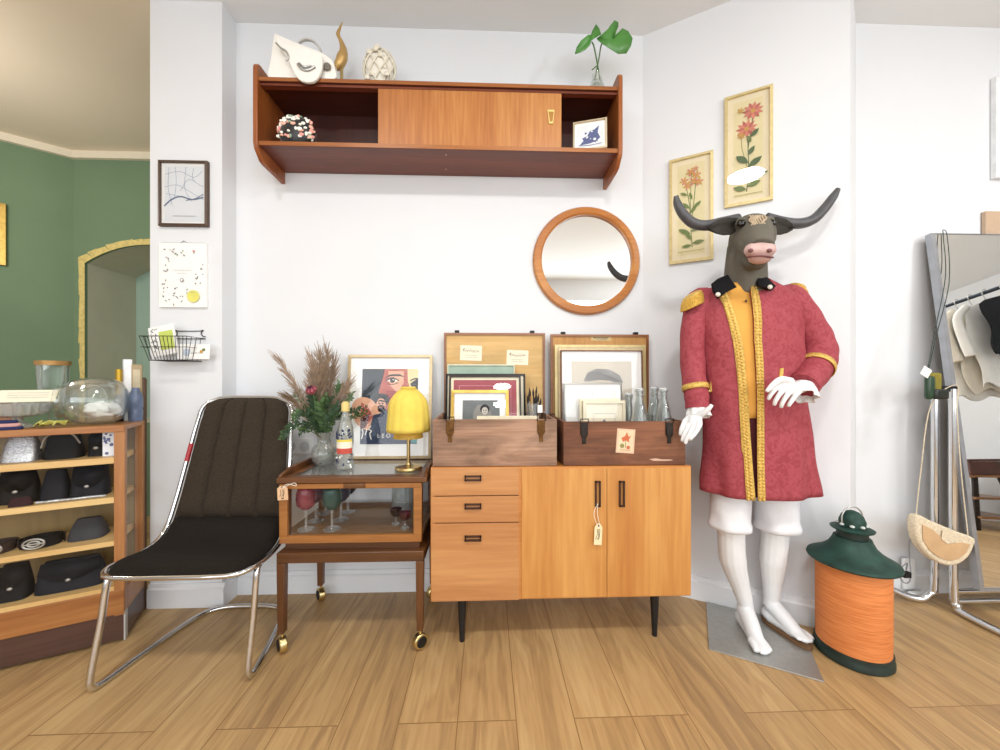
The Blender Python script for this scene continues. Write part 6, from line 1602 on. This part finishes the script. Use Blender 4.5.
# epaulettes
for c_, M_, flip in ((W(692, 297, 1.69), Matrix.Rotation(R(-32), 4, 'Y'), -1), (W(796, 289, 1.70), Matrix.Rotation(R(34), 4, 'Y'), 1)):
    mb = MB(); mb.ell(c_+Vector((0, 0, .004)), (.044, .05, .014) if flip < 0 else (.036, .046, .012), 20, M=M_)
    ep_ = mb.build('epaulette', goldb, coat)
    fr_ = MB()
    for k in range(26):
        a_ = R(-200+k*9) if flip < 0 else R(-160+k*9)
        p_ = c_+M_ @ Vector((.040*math.cos(a_), .046*math.sin(a_), 0))*(1 if flip < 0 else .85)
        fr_.tube([p_, p_+Vector((.006*math.cos(a_), .006*math.sin(a_), -.012)), p_+Vector((.008*math.cos(a_), .008*math.sin(a_), -.046 if flip < 0 else -.022))], [.005, .0055, .006], 6)
    if flip < 0 or True: fr_.build('fringe', mat('gold_fringe', '#c9a048', .6, .2, var=.25, scale=90), coat)
# pocket flaps in gold braid
def quadpatch(px, y, m, name, parent, th=.004):
    P = [W(u, v, y) for u, v in px]
    return MB().prism([(p.x, p.z) for p in P], y-th, y).build(name, m, parent, bevel=.001)
def surfy(u, v):
    z = W(u, v, 1.58).z; x = W(u, v, 1.58).x; cx_, hw_, hd_ = tab(z)
    s_ = min(.98, abs((x-cx_)/hw_))**(1/EX); return CCY-hd_*math.cos(math.asin(s_))**EX
for px in ([(712, 371.5), (719, 370.5), (717, 388), (710, 392.5)], [(780.5, 368.5), (784, 368), (783, 376), (779.5, 378.5)]):
    cu = sum(p[0] for p in px)/4; cv = sum(p[1] for p in px)/4
    vs = [W(u, v, surfy(u, v)-.010) for u, v in px]; vs2 = [p+Vector((0, .012, 0)) for p in vs]
    MB().add(vs+vs2, [(0, 1, 2, 3), (7, 6, 5, 4), (0, 4, 5, 1), (1, 5, 6, 2), (2, 6, 7, 3), (3, 7, 4, 0)]).build('pocket_braid', goldb, coat, smooth=0)
# black velvet collar
velv = mat('black_velvet', '#0d0c10', .9, var=.3)
def lap(px, y0):
    pts = [W(u, v, y) for u, v, y in px]; n_ = len(pts); c_ = sum(pts, Vector())/n_
    mb = MB(); front = [p+Vector((0, -.006, 0)) for p in pts]; back = [p+Vector((0, .008, 0)) for p in pts]
    mb.add(front+back+[c_+Vector((0, -.014, 0))], [(i, (i+1) % n_, 2*n_) for i in range(n_)]+[tuple(range(n_, 2*n_))[::-1]]+[(i, n_+i, n_+(i+1) % n_, (i+1) % n_) for i in range(n_)])
    return mb.build('collar', velv, coat, smooth=40)
lap([(727, 275, 1.63), (719, 278, 1.62), (712, 283.5, 1.605), (713.5, 291, 1.59), (718, 298.5, 1.585), (725, 293, 1.58), (736, 287.5, 1.585), (731, 281, 1.60)], 0)
lap([(762, 275, 1.62), (768, 279, 1.61), (775, 286.5, 1.60), (771, 290.5, 1.59), (765, 288, 1.575), (757.5, 285.5, 1.58), (757, 279, 1.60)], 0)
MB().tube([(1.19+.088*math.cos(a_), 1.70+.08*math.sin(a_), 1.622+.012*math.sin(a_)) for a_ in [R(-20+220*i/20) for i in range(21)]], .014, 8, flat=1.6).build('collar', velv, coat)
for u, v in ((718, 294.5), (770, 287)): MB().ell(W(u, v, 1.568), (.011, .007, .010), 12).build('button', mat('pearl_button', '#d8d2c6', .3), coat)
for u, v in ((709, 391), (757.5, 383)): MB().ell(W(u, v, surfy(u, v)-.014), (.006, .005, .006), 10).build('button', brass, coat)
# shirt and dark lining seen in the front opening
def inner(z0, z1, off, ext, m, name, par):
    rings = []
    for i in range(20):
        z = z0+(z1-z0)*i/19; cx_, hw_, hd_ = tab(z); xl, xr = edges(z); ring = []
        for k in range(15):
            x = (xl-ext)+(xr-xl+2*ext)*k/14; s_ = min(.97, abs((x-cx_)/hw_))**(1/EX)
            ring.append(Vector((x, CCY-(hd_-off)*math.cos(math.asin(s_))**EX, z)))
        rings.append(ring)
    return MB().loft(rings, closed=False).build(name, m, par, solid=.002, smooth=70)
inner(1.600, 1.0, .012, .018, mat('amber_shirt', '#dca24c', .7, var=.05, scale=12), 'shirt', t)
inner(1.012, .66, .018, .04, mat('maroon_lining', '#4b1c20', .8, var=.1), 'coat_lining', coat)
MB().ell(W(746, 301, 1.598), (.005, .004, .007), 8).build('shirt_stud', mat('dark_stud', '#3a2a20', .4), t)
# breeches gathered below the knee
brw = mat('white_breeches', '#e3e5ea', .85, var=.03, scale=14, bump=.15)
def breech(cs):
    rings = []
    for z, cx_, cy_, rx, ry in cs:
        rings.append([Vector((cx_+rx*math.cos(a_)*(1+.03*math.sin(a_*6+z*30)), cy_+ry*math.sin(a_)*(1+.03*math.cos(a_*5+z*24)), z)) for a_ in [2*math.pi*k/36 for k in range(36)]])
    return rings
m2 = MB()
m2.loft(breech([(.90, 1.16, 1.705, .07, .09), (.72, 1.135, 1.70, .080, .09), (.62, 1.124, 1.695, .080, .088), (.55, 1.120, 1.69, .079, .086), (.520, 1.119, 1.69, .081, .088), (.506, 1.118, 1.69, .088, .094), (.490, 1.118, 1.69, .087, .093), (.482, 1.12, 1.69, .074, .078), (.492, 1.122, 1.69, .058, .06)]), cap=False)
m2.loft(breech([(.90, 1.29, 1.705, .07, .09), (.72, 1.318, 1.70, .086, .09), (.62, 1.338, 1.695, .089, .09), (.55, 1.342, 1.695, .088, .088), (.515, 1.343, 1.695, .089, .09), (.498, 1.343, 1.695, .095, .096), (.480, 1.342, 1.695, .094, .095), (.472, 1.342, 1.695, .078, .08), (.482, 1.342, 1.695, .06, .06)]), cap=False)
m2.build('breeches', brw, t, smooth=70)
# thin brown layer under the raised foot, steel base plate
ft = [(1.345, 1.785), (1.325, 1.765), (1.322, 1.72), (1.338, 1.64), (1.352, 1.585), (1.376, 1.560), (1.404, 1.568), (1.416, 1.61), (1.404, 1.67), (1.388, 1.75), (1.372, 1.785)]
MB().prism([(p.x, p.y) for p in spline([(x, y, 0) for x, y in ft], 4, True)], PZ+.0005, RZ, 'xy').build('foot_layer', mat('brown_foot_layer', '#6a4e36', .6, var=.15), t)
q0 = V3(.957, 1.585, 0); pe1 = V3(.872, -.489, 0).normalized(); pe2 = V3(.489, .872, 0).normalized()
MB().prism([(p.x, p.y) for p in (q0, q0+pe1*.388, q0+pe1*.388+pe2*.388, q0+pe2*.388)], .0005, .0055, 'xy').build('base_plate', steel, t, bevel=.001)

# ---- bull head
HC0 = W(751.5, 239, 1.64); HR = Vector((.084, .105, .100))
bullg = mat('bull_grey', '#625e54', .65, var=.14, scale=10, bump=.1)
mb = MB()
bt([W(745, 294, 1.69), W(745.5, 268, 1.675), W(747, 245, 1.66)], [.090, .084, .078], 5, 20)
mb.ell(HC0, HR, 24)
mb.ell(W(752, 226, 1.60), (.074, .06, .05), 20)
bt([W(752.5, 232, 1.60), W(756, 243, 1.545), W(759.5, 250, 1.50)], [.078, .064, .054], 5, 20)
bt([W(750, 256, 1.62), W(756, 260, 1.55), W(759, 259, 1.51)], [.05, .042, .036], 5, 16)
for u, v in ((741.5, 221, ), (769, 220.5)): mb.ell(W(u, v, 1.572), (.026, .02, .016), 12)
head = mb.build('bull_head', bullg, t, remesh=.006, smoothit=6)
pinkm = mat('muzzle_pink', '#c3a29d', .5, var=.12, scale=18)
mb = MB(); mb.ell(W(759.8, 251, 1.468), (.061, .036, .032), 24); mb.ell(W(760, 258.5, 1.478), (.046, .032, .022), 20); mb.ell(W(751, 250, 1.458), (.026, .026, .026), 14); mb.ell(W(769, 250, 1.458), (.026, .026, .026), 14)
mz = mb.build('muzzle', pinkm, head, remesh=.005, smoothit=5)
dkp = mat('nostril_dark', '#6d3f42', .5)
for u in (750.5, 769.5): MB().ell(W(u, 250.5, 1.433), (.011, .006, .008), 12).build('nostril', dkp, head)
MB().tube(spline([W(746.5, 257.5, 1.458), W(753, 256.5, 1.437), W(760, 256, 1.431), W(767, 256.5, 1.437), W(773, 257.5, 1.456)], 5), .0035, 6).build('mouth_line', dkp, head)
eye_d = mat('bull_eye', '#15110e', .12)
for u, v, y in ((741, 223.5, 1.560), (771, 223.5, 1.548)):
    MB().ell(W(u, v, y), (.0195, .013, .016), 16).build('eye', eye_d, head)
    MB().tube(spline([W(u-5.5, v+1.5, y), W(u-3, v-3.2, y-.008), W(u+2, v-3.6, y-.009), W(u+5.5, v+.5, y)], 4), .004, 6).build('eyelid', mat('eyelid_grey', '#45423a', .6), head)
hornm = mat('horn_grey', '#4b4b4f', .45, var=.12, scale=25)
MB().tube(spline([W(738, 219, 1.66), W(722, 222.5, 1.655), W(706, 225.5, 1.65), W(693, 223, 1.645), W(683, 214, 1.64), W(677.5, 204, 1.635), W(676, 196, 1.63)], 6), lerpl([.0235, .0235, .023, .022, .0205, .0175, .010], 6), 14).build('horn', hornm, head)
MB().tube(spline([W(766, 218, 1.66), W(784, 222.5, 1.655), W(800, 223.5, 1.65), W(813, 219.5, 1.645), W(824, 209, 1.64), W(833, 197, 1.635), W(838, 189, 1.63)], 6), lerpl([.0235, .0235, .023, .022, .0205, .0175, .010], 6), 14).build('horn', hornm, head)
earm = mat('ear_dark', '#33302b', .7, var=.25, scale=14)
def ear(px, y0, y1):
    N_ = len(px)//2; rings = []
    for i in range(N_):
        (ua, va), (ub, vb) = px[i], px[-1-i]; y = y0+(y1-y0)*i/(N_-1)
        a_, b_ = W(ua, va, y), W(ub, vb, y); rings.append([a_, a_.lerp(b_, .25)+Vector((0, .014, 0)), a_.lerp(b_, .5)+Vector((0, .019, 0)), a_.lerp(b_, .75)+Vector((0, .014, 0)), b_])
    return MB().loft(rings, closed=False).build('ear', earm, head, solid=.008, smooth=70)
ear([(738, 218), (728, 217.5), (719, 219.5), (713, 223.5), (710.5, 228), (711.5, 229), (717, 233), (723.5, 234.5), (731, 234), (737, 230)], 1.60, 1.585)
ear([(767, 217.5), (778, 217), (787, 219.5), (792, 223.5), (794.5, 228), (793, 229), (787.5, 232), (781, 234), (774, 234), (768, 230)], 1.60, 1.585)
def onskull(u, v):
    d_ = Vector(ray(u, v)); o_ = Vector((0, 0, HC)); best = None
    for c_, r_ in ((HC0, HR), (W(752, 226, 1.60), Vector((.074, .06, .05))), (W(752.5, 232, 1.60), Vector((.078, .078, .078)))):
        dd = Vector([d_[i]/r_[i] for i in range(3)]); oo = Vector([(o_[i]-c_[i])/r_[i] for i in range(3)])
        A, B_, C_ = dd.dot(dd), 2*oo.dot(dd), oo.dot(oo)-1; D_ = B_*B_-4*A*C_
        if D_ > 0:
            k_ = (-B_-math.sqrt(D_))/(2*A); best = k_ if best is None else min(best, k_)
    return o_+d_*(best-.008) if best else W(u, v, 1.545)
mb = MB()
for i in range(8):
    u0 = 749.5+2.3*i; ve = 224+9*math.sin(math.pi*(i+.5)/8); pts = []
    for k in range(9):
        q_ = k/8; v = 215.5+(ve-215.5)*q_; pts.append(onskull(u0+(758-u0)*.25*q_+1.3*math.sin(q_*10+i*.7), v))
    mb.tube(spline([tuple(p) for p in pts], 2), .0036, 6)
mb.build('forelock', mat('forelock_cream', '#b9a68c', .8, var=.15, scale=40), head)
